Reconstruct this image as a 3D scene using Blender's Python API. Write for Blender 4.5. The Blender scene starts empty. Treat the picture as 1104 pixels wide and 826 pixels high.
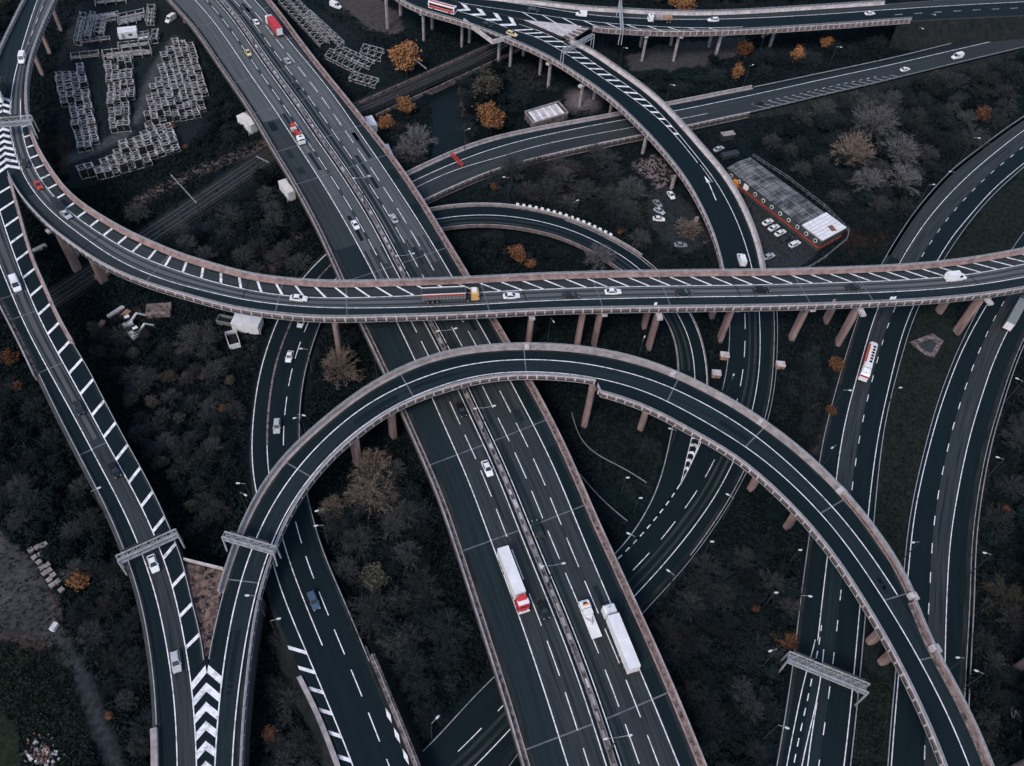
import bpy, math, random
import numpy as np
random.seed(7); RS = np.random.RandomState(11)
sc = bpy.context.scene
COL = sc.collection
# ------------------------------------------------------------------ camera
F, VX, VY, H, CX, CY = 880.0, 485.0, 1120.0, 175.0, 552.0, 413.0   # focal (px), foot of the vertical, flying height (m)
_d = np.array([VX-CX, -(VY-CY), -F]); _d /= np.linalg.norm(_d)
_up = -_d; _f = np.array([0, 0, -1.0]); _y = _f-_up*_f.dot(_up); _y /= np.linalg.norm(_y)
R = np.array([np.cross(_y, _up), _y, _up])                        # world = R @ camera
from mathutils import Matrix, Vector
cd = bpy.data.cameras.new('camera'); cam = bpy.data.objects.new('camera', cd); COL.objects.link(cam)
cd.sensor_width = 36; cd.lens = F/1104*36; cd.clip_end = 8000; cd.clip_start = 1
M = Matrix.Identity(4)
for i in range(3):
    for j in range(3): M[i][j] = R[i][j]
M[2][3] = H
cam.matrix_world = M; sc.camera = cam
# ------------------------------------------------------------------ light: overcast
SUN_EL, SUN_AZ = math.radians(48), math.radians(205)               # azimuth from +Y, clockwise
w = bpy.data.worlds.new('World'); sc.world = w; w.use_nodes = True
nt = w.node_tree; sky = nt.nodes.new('ShaderNodeTexSky'); sky.sky_type = 'NISHITA'; sky.sun_disc = False
sky.sun_elevation = SUN_EL; sky.sun_rotation = SUN_AZ; sky.air_density = 1.12; sky.dust_density = 1.7; sky.ozone_density = 1.3
bg = nt.nodes['Background']; bg.inputs[1].default_value = 0.14
nt.links.new(sky.outputs[0], bg.inputs[0])
sl = bpy.data.lights.new('sun', 'SUN'); sl.energy = 1.2; sl.angle = math.radians(14); sl.color = (1, .905, .845)
so = bpy.data.objects.new('sun', sl); COL.objects.link(so)
_s = Vector((math.sin(SUN_AZ)*math.cos(SUN_EL), math.cos(SUN_AZ)*math.cos(SUN_EL), math.sin(SUN_EL)))
so.rotation_euler = _s.to_track_quat('Z', 'Y').to_euler()
vs = sc.view_settings; vs.view_transform = 'Standard'; vs.look = 'None'; vs.exposure = 0.6; vs.gamma = 1
vs.use_curve_mapping = False

# ------------------------------------------------------------------ helpers
def un(px, py, z=0.0):
    "where the sight line through a point of the survey photo meets height z"
    r = R @ np.array([px-CX, -(py-CY), -F]); t = (z-H)/r[2]
    return np.array([r[0]*t, r[1]*t, z])
def pr(P):
    "survey photo position of world points"
    c = (P-np.array([0, 0, H])) @ R; return np.stack([CX+F*c[:, 0]/-c[:, 2], CY-F*c[:, 1]/-c[:, 2]], 1)

MATS = {}
def mat(name, c1, c2=None, scale=1.0, rough=.8, detail=4, uv=False, stretch=(1, 1, 1), metal=0, lo=.35, hi=.65, bump=0, spec=.3, rnd=0):
    m = bpy.data.materials.new(name); m.use_nodes = True; MATS[name] = m
    n = m.node_tree; b = n.nodes['Principled BSDF']
    b.inputs['Roughness'].default_value = rough; b.inputs['Metallic'].default_value = metal
    b.inputs['Specular IOR Level'].default_value = spec
    b.inputs['Base Color'].default_value = (*c1, 1)
    if c2 is not None:
        if uv:
            tc = n.nodes.new('ShaderNodeUVMap'); src = tc.outputs[0]
        else:
            tc = n.nodes.new('ShaderNodeNewGeometry'); src = tc.outputs['Position']
        mp = n.nodes.new('ShaderNodeMapping'); mp.inputs['Scale'].default_value = [scale*s for s in stretch]
        n.links.new(src, mp.inputs[0])
        no = n.nodes.new('ShaderNodeTexNoise'); no.inputs['Scale'].default_value = 1; no.inputs['Detail'].default_value = detail
        no.inputs['Roughness'].default_value = .65
        n.links.new(mp.outputs[0], no.inputs['Vector'])
        cr = n.nodes.new('ShaderNodeValToRGB'); cr.color_ramp.elements[0].position = lo; cr.color_ramp.elements[1].position = hi
        cr.color_ramp.elements[0].color = (*c1, 1); cr.color_ramp.elements[1].color = (*c2, 1)
        n.links.new(no.outputs['Fac'], cr.inputs[0]); out = cr.outputs[0]
        if rnd:
            oi = n.nodes.new('ShaderNodeObjectInfo'); hs = n.nodes.new('ShaderNodeHueSaturation')
            mr = n.nodes.new('ShaderNodeMapRange'); mr.inputs[3].default_value = 1-rnd; mr.inputs[4].default_value = 1+rnd
            n.links.new(oi.outputs['Random'], mr.inputs[0]); n.links.new(mr.outputs[0], hs.inputs['Value'])
            n.links.new(out, hs.inputs['Color']); out = hs.outputs[0]
        n.links.new(out, b.inputs['Base Color'])
        if bump:
            bp = n.nodes.new('ShaderNodeBump'); bp.inputs['Strength'].default_value = bump; bp.inputs['Distance'].default_value = .3
            n.links.new(no.outputs['Fac'], bp.inputs['Height']); n.links.new(bp.outputs[0], b.inputs['Normal'])
    return m

class MB:
    "collects faces of one mesh"
    def __init__(s): s.v = []; s.f = []; s.m = []; s.uv = []; s.mats = []
    def mi(s, m):
        if isinstance(m, str): m = MATS[m]
        if m not in s.mats: s.mats.append(m)
        return s.mats.index(m)
    def face(s, pts, m, uv=None):
        k = len(s.v); s.v += [tuple(p) for p in pts]; s.f.append(tuple(range(k, k+len(pts)))); s.m.append(s.mi(m))
        s.uv += list(uv) if uv is not None else [(p[0], p[1]) for p in pts]
    def strip(s, A, B, m, uA=None, uB=None, vs=None):
        "quads between two polylines"
        n = len(A); k = len(s.v); s.v += [tuple(p) for p in A]+[tuple(p) for p in B]; q = s.mi(m)
        for i in range(n-1):
            s.f.append((k+i, k+n+i, k+n+i+1, k+i+1)); s.m.append(q)
            if uA is None: s.uv += [(0, i), (1, i), (1, i+1), (0, i+1)]
            else: s.uv += [(uA[i], vs[i]), (uB[i], vs[i]), (uB[i+1], vs[i+1]), (uA[i+1], vs[i+1])]
    def box(s, c, size, m, rz=0, ax=None, taper=1.0):
        "box with centre c, full size; ax = 3 axes or turned by rz; taper shrinks the top"
        c = np.array(c, float); hx, hy, hz = [q/2 for q in size]
        if ax is None:
            ca, sa = math.cos(rz), math.sin(rz); ax = (np.array([ca, sa, 0]), np.array([-sa, ca, 0]), np.array([0, 0, 1.0]))
        P = []
        for z, t in ((-1, 1), (1, taper)):
            for x, y in ((-1, -1), (1, -1), (1, 1), (-1, 1)):
                P.append(c+ax[0]*hx*x*t+ax[1]*hy*y*t+ax[2]*hz*z)
        k = len(s.v); s.v += [tuple(p) for p in P]; q = s.mi(m)
        for f in ((3, 2, 1, 0), (4, 5, 6, 7), (0, 1, 5, 4), (1, 2, 6, 5), (2, 3, 7, 6), (3, 0, 4, 7)):
            s.f.append(tuple(k+i for i in f)); s.m.append(q); s.uv += [(0, 0), (1, 0), (1, 1), (0, 1)]
    def bar(s, a, b, wd, ht, m, up=(0, 0, 1)):
        a = np.array(a, float); b = np.array(b, float); d = b-a; L = np.linalg.norm(d)
        if L < 1e-6: return
        d /= L; u = np.array(up, float)
        if abs(d.dot(u)) > .95: u = np.array([1.0, 0, 0])
        y = np.cross(u, d); y /= np.linalg.norm(y); z = np.cross(d, y)
        s.box((a+b)/2, (L, wd, ht), m, ax=(d, y, z))
    def tube(s, a, b, r0, r1, m, n=8, cap=True):
        a = np.array(a, float); b = np.array(b, float); d = b-a; L = np.linalg.norm(d); d /= L
        u = np.array([0, 0, 1.0]) if abs(d[2]) < .9 else np.array([1.0, 0, 0])
        x = np.cross(u, d); x /= np.linalg.norm(x); y = np.cross(d, x); k = len(s.v); q = s.mi(m)
        for p, r in ((a, r0), (b, r1)):
            for i in range(n):
                t = 2*math.pi*i/n; s.v.append(tuple(p+x*r*math.cos(t)+y*r*math.sin(t)))
        for i in range(n):
            j = (i+1) % n; s.f.append((k+i, k+j, k+n+j, k+n+i)); s.m.append(q); s.uv += [(0, 0), (1, 0), (1, 1), (0, 1)]
        if cap:
            s.f.append(tuple(k+n+i for i in range(n))); s.m.append(q); s.uv += [(0, 0)]*n
            s.f.append(tuple(k+n-1-i for i in range(n))); s.m.append(q); s.uv += [(0, 0)]*n
    def mesh(s, name, smooth=False):
        me = bpy.data.meshes.new(name); me.from_pydata(s.v, [], s.f)
        for m in s.mats: me.materials.append(m)
        me.polygons.foreach_set('material_index', s.m)
        u = me.uv_layers.new(name='UVMap'); u.data.foreach_set('uv', np.array(s.uv, dtype=np.float32).ravel())
        if smooth: me.polygons.foreach_set('use_smooth', [True]*len(s.f))
        me.update(); return me
    def build(s, name, parent=None, label=None, loc=None, smooth=False):
        o = bpy.data.objects.new(name, s.mesh(name, smooth)); COL.objects.link(o)
        if parent is not None: o.parent = parent
        if loc is not None: o.location = loc
        if label: o['label'] = label
        return o
def tag(o, label=None, cat=None, group=None, kind=None):
    if label: o['label'] = label
    if cat: o['category'] = cat
    if group: o['group'] = group
    if kind: o['kind'] = kind
    return o
def empty(name, loc, label=None, cat=None, group=None, rz=0):
    o = bpy.data.objects.new(name, None); COL.objects.link(o); o.location = loc; o.rotation_euler = (0, 0, rz)
    o.empty_display_size = .2
    return tag(o, label, cat, group)
KIDS = {}
def copy_tree(o, loc, rz=0, label=None, group=None, scale=None):
    c = o.copy(); COL.objects.link(c); c.location = loc; c.rotation_euler = (0, 0, rz)
    if label: c['label'] = label
    if group: c['group'] = group
    if scale: c.scale = scale if not isinstance(scale, (int, float)) else (scale,)*3
    for ch in list(o.children):
        d = ch.copy(); COL.objects.link(d); d.parent = c
        for g in list(ch.children):
            e = g.copy(); COL.objects.link(e); e.parent = d
    return c

# ------------------------------------------------------------------ materials
mat('asphalt', (0.0032, 0.0090, 0.0120), (0.0068, 0.0145, 0.0177), 1, .75, 6, uv=True, stretch=(.8, .06, 1), lo=.3, hi=.75, spec=.10)
mat('asphalt_worn_haze', (0.0460, 0.0510, 0.0530), (0.0980, 0.1030, 0.1050), 1, .7, 6, uv=True, stretch=(1.4, .028, 1), lo=.28, hi=.72, spec=.12)  # lane wear; also carries the painted haze lift of the far roads
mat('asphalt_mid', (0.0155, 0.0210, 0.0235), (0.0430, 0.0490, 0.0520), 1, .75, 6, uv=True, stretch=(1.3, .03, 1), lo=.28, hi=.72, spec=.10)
mat('asphalt_lane', (0.0060, 0.0130, 0.0161), (0.0168, 0.0270, 0.0312), 1, .75, 6, uv=True, stretch=(1.2, .03, 1), lo=.3, hi=.7, spec=.10)
mat('asphalt_track', (0.0095, 0.0145, 0.0165), (0.0430, 0.0480, 0.0500), 1, .8, 6, uv=True, stretch=(1.6, .05, 1), lo=.38, hi=.62, spec=.10)
mat('asphalt_patch', (0.0084, 0.0155, 0.0187), (0.0128, 0.0215, 0.0250), 1, .8, 6, uv=True, stretch=(.9, .4, 1), lo=.35, hi=.65, spec=.10)
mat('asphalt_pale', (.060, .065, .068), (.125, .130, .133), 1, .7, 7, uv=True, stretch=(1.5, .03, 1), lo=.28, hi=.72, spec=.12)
mat('asphalt_dirt', (0.0272, 0.0300, 0.0302), (0.0072, 0.0120, 0.0140), 1, .9, 7, uv=True, stretch=(.9, .12, 1), lo=.38, hi=.62, spec=.10)
mat('paint', (.78, .75, .76), (.24, .245, .25), .8, .7, 9, lo=.46, hi=.70)
mat('paint_worn', (.40, .39, .40), (.14, .145, .15), .5, .8, 5, lo=.4, hi=.7)
mat('joint', (.14, .145, .15), (.075, .08, .085), .5, .8, 4)
mat('joint_dark', (.006, .007, .008))
mat('concrete', (.35, .305, .30), (.17, .15, .148), .5, .85, 8, lo=.36, hi=.68)
mat('concrete_pink', (.37, .255, .235), (.15, .10, .093), .5, .85, 8, lo=.36, hi=.68)
mat('concrete_pale', (.54, .49, .49), (.28, .245, .245), .6, .85, 7, lo=.38, hi=.68)
mat('concrete_dirty', (.24, .185, .175), (.04, .031, .029), .9, .9, 8, lo=.36, hi=.62)
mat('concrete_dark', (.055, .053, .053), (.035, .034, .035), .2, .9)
mat('panel', (.20, .145, .14), (.085, .065, .064), .6, .9, 7, lo=.36, hi=.66)
mat('concrete_rust', (.20, .11, .085), (.05, .032, .027), .9, .9, 8, lo=.38, hi=.64)
mat('pier_face', (.30, .205, .19), (.13, .088, .082), .45, .85, 7, stretch=(1, 1, .25))
mat('steel', (.33, .34, .35), (.22, .23, .24), .5, .5, 3, metal=.4)
mat('steel_dark', (.05, .055, .06), (.03, .035, .04), .5, .6, 3, metal=.3)
mat('galv', (.42, .42, .43), (.28, .28, .29), .8, .55, 3, metal=.3)
mat('lamp_white', (.80, .80, .80), rough=.4); mat('lamp_grey', (.50, .51, .52), rough=.5)
mat('white_metal', (.72, .70, .70), (.60, .585, .59), .3, .5, 3)
mat('white_sheet', (.74, .72, .72), (.56, .55, .55), .6, .6, 4)
mat('glass_dark', (.012, .016, .02), rough=.12, spec=.6)
mat('tyre', (.012, .012, .013), rough=.9)
mat('rim', (.3, .3, .31), rough=.4, metal=.6)
mat('light_red', (.45, .015, .012), rough=.3)
mat('light_white', (.8, .8, .78), rough=.2)
mat('orange', (.75, .22, .03), rough=.5)
mat('timber', (.36, .21, .13), (.22, .13, .08), .8, .9, 4)
mat('red_paint', (.50, .045, .035), (.38, .035, .03), .3, .5, 2)
mat('rust', (.22, .085, .05), (.10, .05, .035), .6, .9, 4)
mat('bark', (.035, .027, .024), (.018, .015, .014), 1.5, .95, 4)
mat('ballast', (.030, .031, .032), (.014, .016, .0165), .7, .95, 7, spec=.1)
mat('rail_steel', (.20, .195, .195), rough=.35, metal=.7)
mat('water', (.003, .007, .008), (.005, .009, .010), .05, .35, 3, spec=.12)
mat('soil_bank', (.0065, .0105, .0115), (.020, .021, .020), .35, .95, 8, lo=.35, hi=.65, spec=.1)

# ------------------------------------------------------------------ roads as swept lines
def spline(P, step=1.5):
    P = np.array(P, float); P = np.vstack([2*P[0]-P[1], P, 2*P[-1]-P[-2]]); out = []
    for i in range(1, len(P)-2):
        p0, p1, p2, p3 = P[i-1:i+3]; n = max(2, int(np.linalg.norm(p2-p1)/step))
        t = np.linspace(0, 1, n, endpoint=False)[:, None]
        d0, d1, d2 = [max(np.linalg.norm(b-a)**.5, 1e-4) for a, b in ((p0, p1), (p1, p2), (p2, p3))]
        m1 = (p1-p0)/d0-(p2-p0)/(d0+d1)+(p2-p1)/d1; m2 = (p2-p1)/d1-(p3-p1)/(d1+d2)+(p3-p2)/d2
        m1 = m1*d1; m2 = m2*d1
        out.append((2*t**3-3*t**2+1)*p1+(t**3-2*t**2+t)*m1+(-2*t**3+3*t**2)*p2+(t**3-t**2)*m2)
    out.append(P[-2][None]); return np.vstack(out)
def gsm(a, sig):
    if sig <= 0: return a
    k = int(sig*3)+1; x = np.arange(-k, k+1); g = np.exp(-x*x/(2*sig*sig)); g /= g.sum()
    ap = np.concatenate([2*a[0]-a[1:k+1][::-1], a, 2*a[-1]-a[-k-1:-1][::-1]])
    return np.convolve(ap, g, 'valid')
class Road:
    def __init__(s, ref, sm=5):
        "ref: (px, py, z) along the travel line"
        P = spline([un(*p) for p in ref]); seg = np.linalg.norm(np.diff(P, axis=0), axis=1); S = np.concatenate([[0], np.cumsum(seg)])
        n = int(S[-1]/1.25)+1; u = np.linspace(0, S[-1], n)
        P = np.stack([np.interp(u, S, P[:, i]) for i in range(3)], 1)
        P = np.stack([gsm(P[:, i], sm) for i in range(3)], 1)
        s.P = P; s.S = np.concatenate([[0], np.cumsum(np.linalg.norm(np.diff(P, axis=0), axis=1))]); s.L = s.S[-1]; s.n = n
        t = np.gradient(P[:, :2], axis=0); t /= np.linalg.norm(t, axis=1)[:, None]
        s.T = t; s.N = np.stack([t[:, 1], -t[:, 0]], 1)           # N points to the right of travel
    def sd(s, px, py, h=0):
        z = 5.0
        for _ in range(6):
            q = un(px, py, z+h)[:2]; i = int(np.argmin(((s.P[:, :2]-q)**2).sum(1))); z = s.P[i, 2]
        dv = q-s.P[i, :2]; return s.S[i]+dv.dot(s.T[i]), dv.dot(s.N[i])
    def tr(s, pts, h=0, sm=4):
        "offset of a traced line, as an array over the samples"
        a = sorted(s.sd(p[0], p[1], h) for p in pts); a = np.array(a)
        return gsm(np.interp(s.S, a[:, 0], a[:, 1]), sm)
    def at(s, u, d, dz=0):
        u = np.atleast_1d(np.asarray(u, float)); d = np.broadcast_to(d, u.shape)
        X = [np.interp(u, s.S, s.P[:, i]) for i in range(3)]; N = [np.interp(u, s.S, s.N[:, i]) for i in range(2)]
        return np.stack([X[0]+N[0]*d, X[1]+N[1]*d, X[2]+dz], 1)
    def ang(s, u): return math.atan2(np.interp(u, s.S, s.T[:, 1]), np.interp(u, s.S, s.T[:, 0]))
    def off(s, d, u): return d if np.isscalar(d) else np.interp(u, s.S, d)
    def us(s, a, b): 
        a = max(a, 0); b = min(b, s.L); return np.linspace(a, b, max(2, int((b-a)/1.25)+1))
    def rib(s, mb, da, db, m, s0=0, s1=1e9, dz=0, seg=None):
        u = s.us(s0, s1)
        if u[-1]-u[0] < .05: return
        a, b = s.off(da, u), s.off(db, u); a = np.broadcast_to(a, u.shape); b = np.broadcast_to(b, u.shape)
        mb.strip(s.at(u, a, dz), s.at(u, b, dz), m, a, b, u)
    def line(s, mb, d, wd=.22, m='paint', s0=0, s1=1e9, dz=.012):
        d = d if np.isscalar(d) else np.asarray(d); wd = wd*.86 if m == 'paint' else wd; s.rib(mb, d-wd/2, d+wd/2, m, s0, s1, dz)
    def dash(s, mb, d, mark, gap, wd=.2, m='paint', s0=0, s1=1e9, dz=.012):
        u = s0; e = min(s1, s.L)
        while u < e: s.line(mb, d, wd, m, u, min(u+mark, e), dz); u += mark+gap
    def hatch(s, mb, da, db, s0, s1, sp, skew, wd=.7, m='paint', dz=.012, f=(0, 1)):
        "slanted bars from line a to line b; skew is metres along per metre across"
        u = s0
        while u < min(s1, s.L):
            k = skew(u) if callable(skew) else skew; a, b = s.off(da, u), s.off(db, u); w0 = abs(b-a)
            if w0 > .7:
                Q = []
                for t, e in ((f[0], 0), (f[1], 0), (f[1], wd), (f[0], wd)):
                    Q.append(s.at(u+k*w0*t+e, a+(b-a)*t, dz)[0])
                mb.face(Q, m)
            u += sp
    def cross(s, mb, u, da, db, wd=.35, m='joint', dz=.007, sk=0):
        a, b = s.off(da, u), s.off(db, u)
        mb.face([s.at(u, a, dz)[0], s.at(u+sk, b, dz)[0], s.at(u+sk+wd, b, dz)[0], s.at(u+wd, a, dz)[0]], m)

FOOT = []                                                          # road footprints for keeping plants off
def foot(rd, dl, dr, margin=0.0, deck=False):
    u = np.arange(0, rd.L, 1.0); FOOT.append((0, rd, np.broadcast_to(rd.off(dl, u), u.shape)-margin, np.broadcast_to(rd.off(dr, u), u.shape)+margin, deck))

def sweep(mb, rd, prof, m, s0=0, s1=1e9, close=True, cap=True):
    "profile: list of (offset array or number, dz)"
    u = rd.us(s0, s1); L = [rd.at(u, rd.off(d, u), dz) for d, dz in prof]; n = len(L)
    ms = m if isinstance(m, list) else [m]*n
    for i in range(n if close else n-1): mb.strip(L[i], L[(i+1) % n], ms[i])
    if cap and close:
        mb.face([l[0] for l in L], ms[0]); mb.face([l[-1] for l in L][::-1], ms[0])
def deck_part(rd, dl, dr, root, s0=0, s1=1e9, depth=1.5, name='deck'):
    mb = MB()
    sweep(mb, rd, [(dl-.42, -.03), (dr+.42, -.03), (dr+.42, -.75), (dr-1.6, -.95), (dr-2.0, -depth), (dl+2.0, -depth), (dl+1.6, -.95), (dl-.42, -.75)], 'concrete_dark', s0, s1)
    return mb.build(name, root)
def parapet(rd, d, side, root, s0=0, s1=1e9, h=1.1, inner='concrete_pink', verge=0.0, vmat='concrete_dirty', ribs=True, top='concrete', low=-.8, rail=True, th=.35, name='parapet', outer='panel'):
    "edge wall: d = its inner foot, side = +1 right / -1 left"
    mb = MB(); o = side*th; d = d if np.isscalar(d) else np.asarray(d); e = side*.006
    sweep(mb, rd, [(d, -.02), (d, h), (d+o, h), (d+o, low), (d+o*.3, low)], [inner, top, outer, outer, inner], s0, s1)
    u = rd.us(s0, s1)
    if verge:
        rd.rib(mb, d-side*verge, d-e, vmat, s0, s1, .10); 
        a = rd.at(u, rd.off(d-side*verge, u), .10); b = rd.at(u, rd.off(d-side*verge, u), -.02); mb.strip(a, b, 'concrete')
    if ribs:
        for q in np.arange(u[0]+.6, u[-1], 2.6):
            c = rd.at(q, rd.off(d+side*(th+.03), q), (h+low)/2+.12)[0]; mb.box(c, (.34, .12, h-low-.5), 'concrete_pale', rz=rd.ang(q))
        sweep(mb, rd, [(d+side*(th-.06), h+.004), (d+side*(th+.10), h+.004), (d+side*(th+.10), h-.22), (d+side*(th-.06), h-.22)], 'concrete_pale', s0, s1)
        sweep(mb, rd, [(d+side*(th-.02), low+.16), (d+side*(th+.09), low+.16), (d+side*(th+.09), low), (d+side*(th-.02), low)], 'concrete', s0, s1)
    p = mb.build(name, root)
    if rail:
        m2 = MB(); c = d+side*th*.5
        for zz in (h+.32, h+.62):
            sweep(m2, rd, [(c-.05, zz), (c+.05, zz), (c+.05, zz+.09), (c-.05, zz+.09)], 'galv', s0, s1)
        for q in np.arange(u[0]+.5, u[-1], 2.6):
            b = rd.at(q, rd.off(c, q), h)[0]; m2.box(b+np.array([0, 0, .33]), (.12, .12, .66), 'galv', rz=rd.ang(q))
        m2.build('railing', p)
    return p
def pier(root, rd, base, width=1.6, depth=2.6, soff=1.5, z0=0.0, cap=None, label=None, mtop=None):
    "a leaf pier from a traced foot up to the deck of rd"
    b = un(base[0], base[1], z0); i = int(np.argmin(((rd.P[:, :2]-b[:2])**2).sum(1))); zt = rd.P[i, 2]-soff
    d = (b[:2]-rd.P[i, :2]).dot(rd.N[i]); a = math.atan2(rd.T[i, 1], rd.T[i, 0])
    mb = MB(); n = 12; k = []
    ca, sa = math.cos(a), math.sin(a)
    def ring(z, f):
        out = []
        for j in range(n):
            t = 2*math.pi*(j+.5)/n; x = math.copysign(abs(math.cos(t))**.6, math.cos(t))*width/2*f; y = math.copysign(abs(math.sin(t))**.6, math.sin(t))*depth/2*f
            out.append((b[0]+x*ca-y*sa, b[1]+x*sa+y*ca, z))
        return out
    zs = [(z0-.3, 1), (zt-1.2, 1.0), (zt, 1.05)]
    rr = [ring(z, f) for z, f in zs]
    for A, B in zip(rr, rr[1:]):
        mb.strip(A+[A[0]], B+[B[0]], mtop or 'pier_face')
    mb.face(rr[-1], 'pier_face')
    p = mb.build('pier', root)
    if cap:
        c = MB(); q = rd.at(rd.S[i], d+cap*.5, -soff-.02)[0]; q[2] = zt-.35
        c.box(q, (1.5, depth+abs(cap)*1.2, .7), 'concrete_pale', rz=a); c.build('bearing_shelf', p)
    return p
# ------------------------------------------------------------------ the roads, surveyed
def Z(pts, z):
    "add heights to traced points: z a number or [(index fraction, z)]"
    n = len(pts)
    if np.isscalar(z): return [(p[0], p[1], z) for p in pts]
    f, v = zip(*z); return [(p[0], p[1], float(np.interp(i/(n-1), f, v))) for i, p in enumerate(pts)]
def asphalt(mb, rd, cuts):
    "carriageway in side by side strips: [(d, material to the right of it) ..., (d, None)]"
    for (a, m), (b, _) in zip(cuts, cuts[1:]): rd.rib(mb, a, b, m)

# ---- motorway viaduct (bottom to top)
m6l = [(188,-22),(197,-14),(210,0),(228,20),(244,42),(260,66),(275,88),(292,112),(308,136),(323,160),(339,184),(356,212),(374,242),(389,270),(402,294),(429,350),(438,368),(466,429),(480,462),(495,494),(508,525),(518,551),(528,581),(539,609),(549,635),(558,659),(571,697),(584,735),(598,779),(612,825),(626,870)]
M6 = Road(Z(m6l[::-1], 10.0), 6)
m6r = M6.tr([(274,0),(308,40),(334,70),(356,98),(380,132),(404,167),(426,200),(447,232),(470,269),(486,296),(515,347),(528,370),(551,412),(568,444),(592,493),(607,525),(622,564),(642,613),(658,653),(687,716),(712,775),(732,825)], 0, 8)
m6m = M6.tr([(233,0),(264,40),(292,80),(326,128),(358,174),(388,220),(416,270),(426,294),(459,349),(474,379),(494,421),(528,494),(550,548),(570,597),(594,659),(620,719),(653,825)], 0, 8)
m6m2 = m6m+2.75
m6L = M6.tr([(188,4),(208,26),(235,64),(260,100),(284,138),(299,165),(316,191),(338,231),(358,271),(369,299),(461,495),(478,535),(500,595),(519,660),(540,721),(560,785),(572,826)], 0, 8)
m6R = M6.tr([(286,0),(310,32),(336,66),(358,94),(392,136),(416,166),(440,200),(469,248),(483,271),(498,296),(570,418),(592,458),(608,495),(628,541),(658,609),(681,661),(706,713),(728,765),(750,821)], 0, 8)
mv = empty('motorway_viaduct', M6.P[len(M6.P)//2]*[1, 1, 0], 'wide two way motorway viaduct running from top left to bottom centre under the ramps', 'viaduct')
mv.location = (0, 0, 0)
mb = MB(); e = .35
laneL = m6m*.54; laneR1 = m6m2+(m6r-m6m2)*.325; laneR2 = m6m2+(m6r-m6m2)*.655
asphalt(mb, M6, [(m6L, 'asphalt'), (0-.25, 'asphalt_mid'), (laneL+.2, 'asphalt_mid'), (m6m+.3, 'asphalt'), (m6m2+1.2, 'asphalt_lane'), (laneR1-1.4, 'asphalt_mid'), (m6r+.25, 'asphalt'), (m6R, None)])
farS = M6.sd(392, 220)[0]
M6.rib(mb, m6L+.3, -.3, 'asphalt_lane', 0, 1e9, .002); M6.rib(mb, m6L+.8, -.3, 'asphalt_mid', M6.sd(380, 265)[0], 1e9, .0035); M6.rib(mb, m6L+1.0, -.4, 'asphalt_worn_haze', M6.sd(300, 128)[0], 1e9, .0045); M6.rib(mb, m6r+.5, m6R-.8, 'asphalt_mid', M6.sd(360, 105)[0], 1e9, .0045); M6.rib(mb, m6r+.4, m6R-.6, 'asphalt_lane', M6.sd(440, 222)[0], 1e9, .003)  # shoulders step paler up the motorway, haze painted as lighter asphalt
for a, b, s0 in ((.1, laneL-.5, farS-25), (laneL+.7, m6m-.5, farS+5), (laneR1+.4, laneR2+.2, farS+10), (laneR2+.2, m6r-.5, farS-10)): # worn wheel lanes, paler towards the top: haze lift put into the colour
    M6.rib(mb, a, b, 'asphalt_worn_haze', M6.sd(410,290)[0]+(s0-farS)*.3, 1e9, .004); M6.rib(mb, a+.25, b-.25, 'asphalt_pale', M6.sd(345, 160)[0]+s0-farS, 1e9, .0048)
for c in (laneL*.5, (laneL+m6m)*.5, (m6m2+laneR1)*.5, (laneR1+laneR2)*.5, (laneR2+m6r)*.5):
    for t in (-.85, .85): M6.line(mb, c+t, .6, 'asphalt_track', s1=farS-20, dz=.006); M6.line(mb, c+t, .55, 'asphalt_worn_haze', s0=farS-20, dz=.006)
M6.line(mb, m6L+.5, 1.0, 'asphalt_dirt', dz=.004); M6.line(mb, m6R-.4, .8, 'asphalt_dirt', dz=.004)
for _ in range(26):
    q = random.uniform(0, M6.L); c = random.choice([m6L*.55, m6L*.5, (laneR1+laneR2)*.5, (laneR2+m6r)*.5, (m6r+m6R)*.5, laneL*.5]); M6.line(mb, c, random.uniform(1.6, 3.2), random.choice(['asphalt_patch', 'asphalt_lane', 'asphalt']), q, q+random.uniform(3, 16), .005)
M6.line(mb, 0, .26); M6.line(mb, m6r, .26); M6.line(mb, m6m, .24); M6.line(mb, m6m2, .22)
M6.dash(mb, laneL, 7.5, 3.4, .24, s0=2); M6.dash(mb, laneR1, 7.5, 3.4, .24, s0=4); M6.dash(mb, laneR2, 7.5, 3.4, .24, s0=1)
for px, py in ((598,800),(529,586),(496,492),(402,296),(350,191),(322,158),(298,117),(272,85),(256,58),(236,24)):
    u = M6.sd(px, py)[0]; M6.cross(mb, u, m6L, m6m, .3, 'joint', sk=1.0); M6.cross(mb, u+1.2, m6m2, m6R, .3, 'joint', sk=1.4)
mb.build('carriageway', mv)
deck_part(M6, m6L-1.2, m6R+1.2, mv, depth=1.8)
parapet(M6, m6L-1.15, -1, mv, verge=1.15, inner='concrete', rail=False, ribs=False, vmat='concrete_dirty')
parapet(M6, m6R+1.15, 1, mv, verge=1.15, inner='concrete_pink', rail=False, ribs=False, vmat='concrete_dirty')
M6.line(cbm := MB(), m6R+.15, .3, 'concrete_pink', dz=.115); M6.line(cbm, m6L-.12, .22, 'concrete', dz=.115); cbm.build('verge_kerb', mv)
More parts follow.
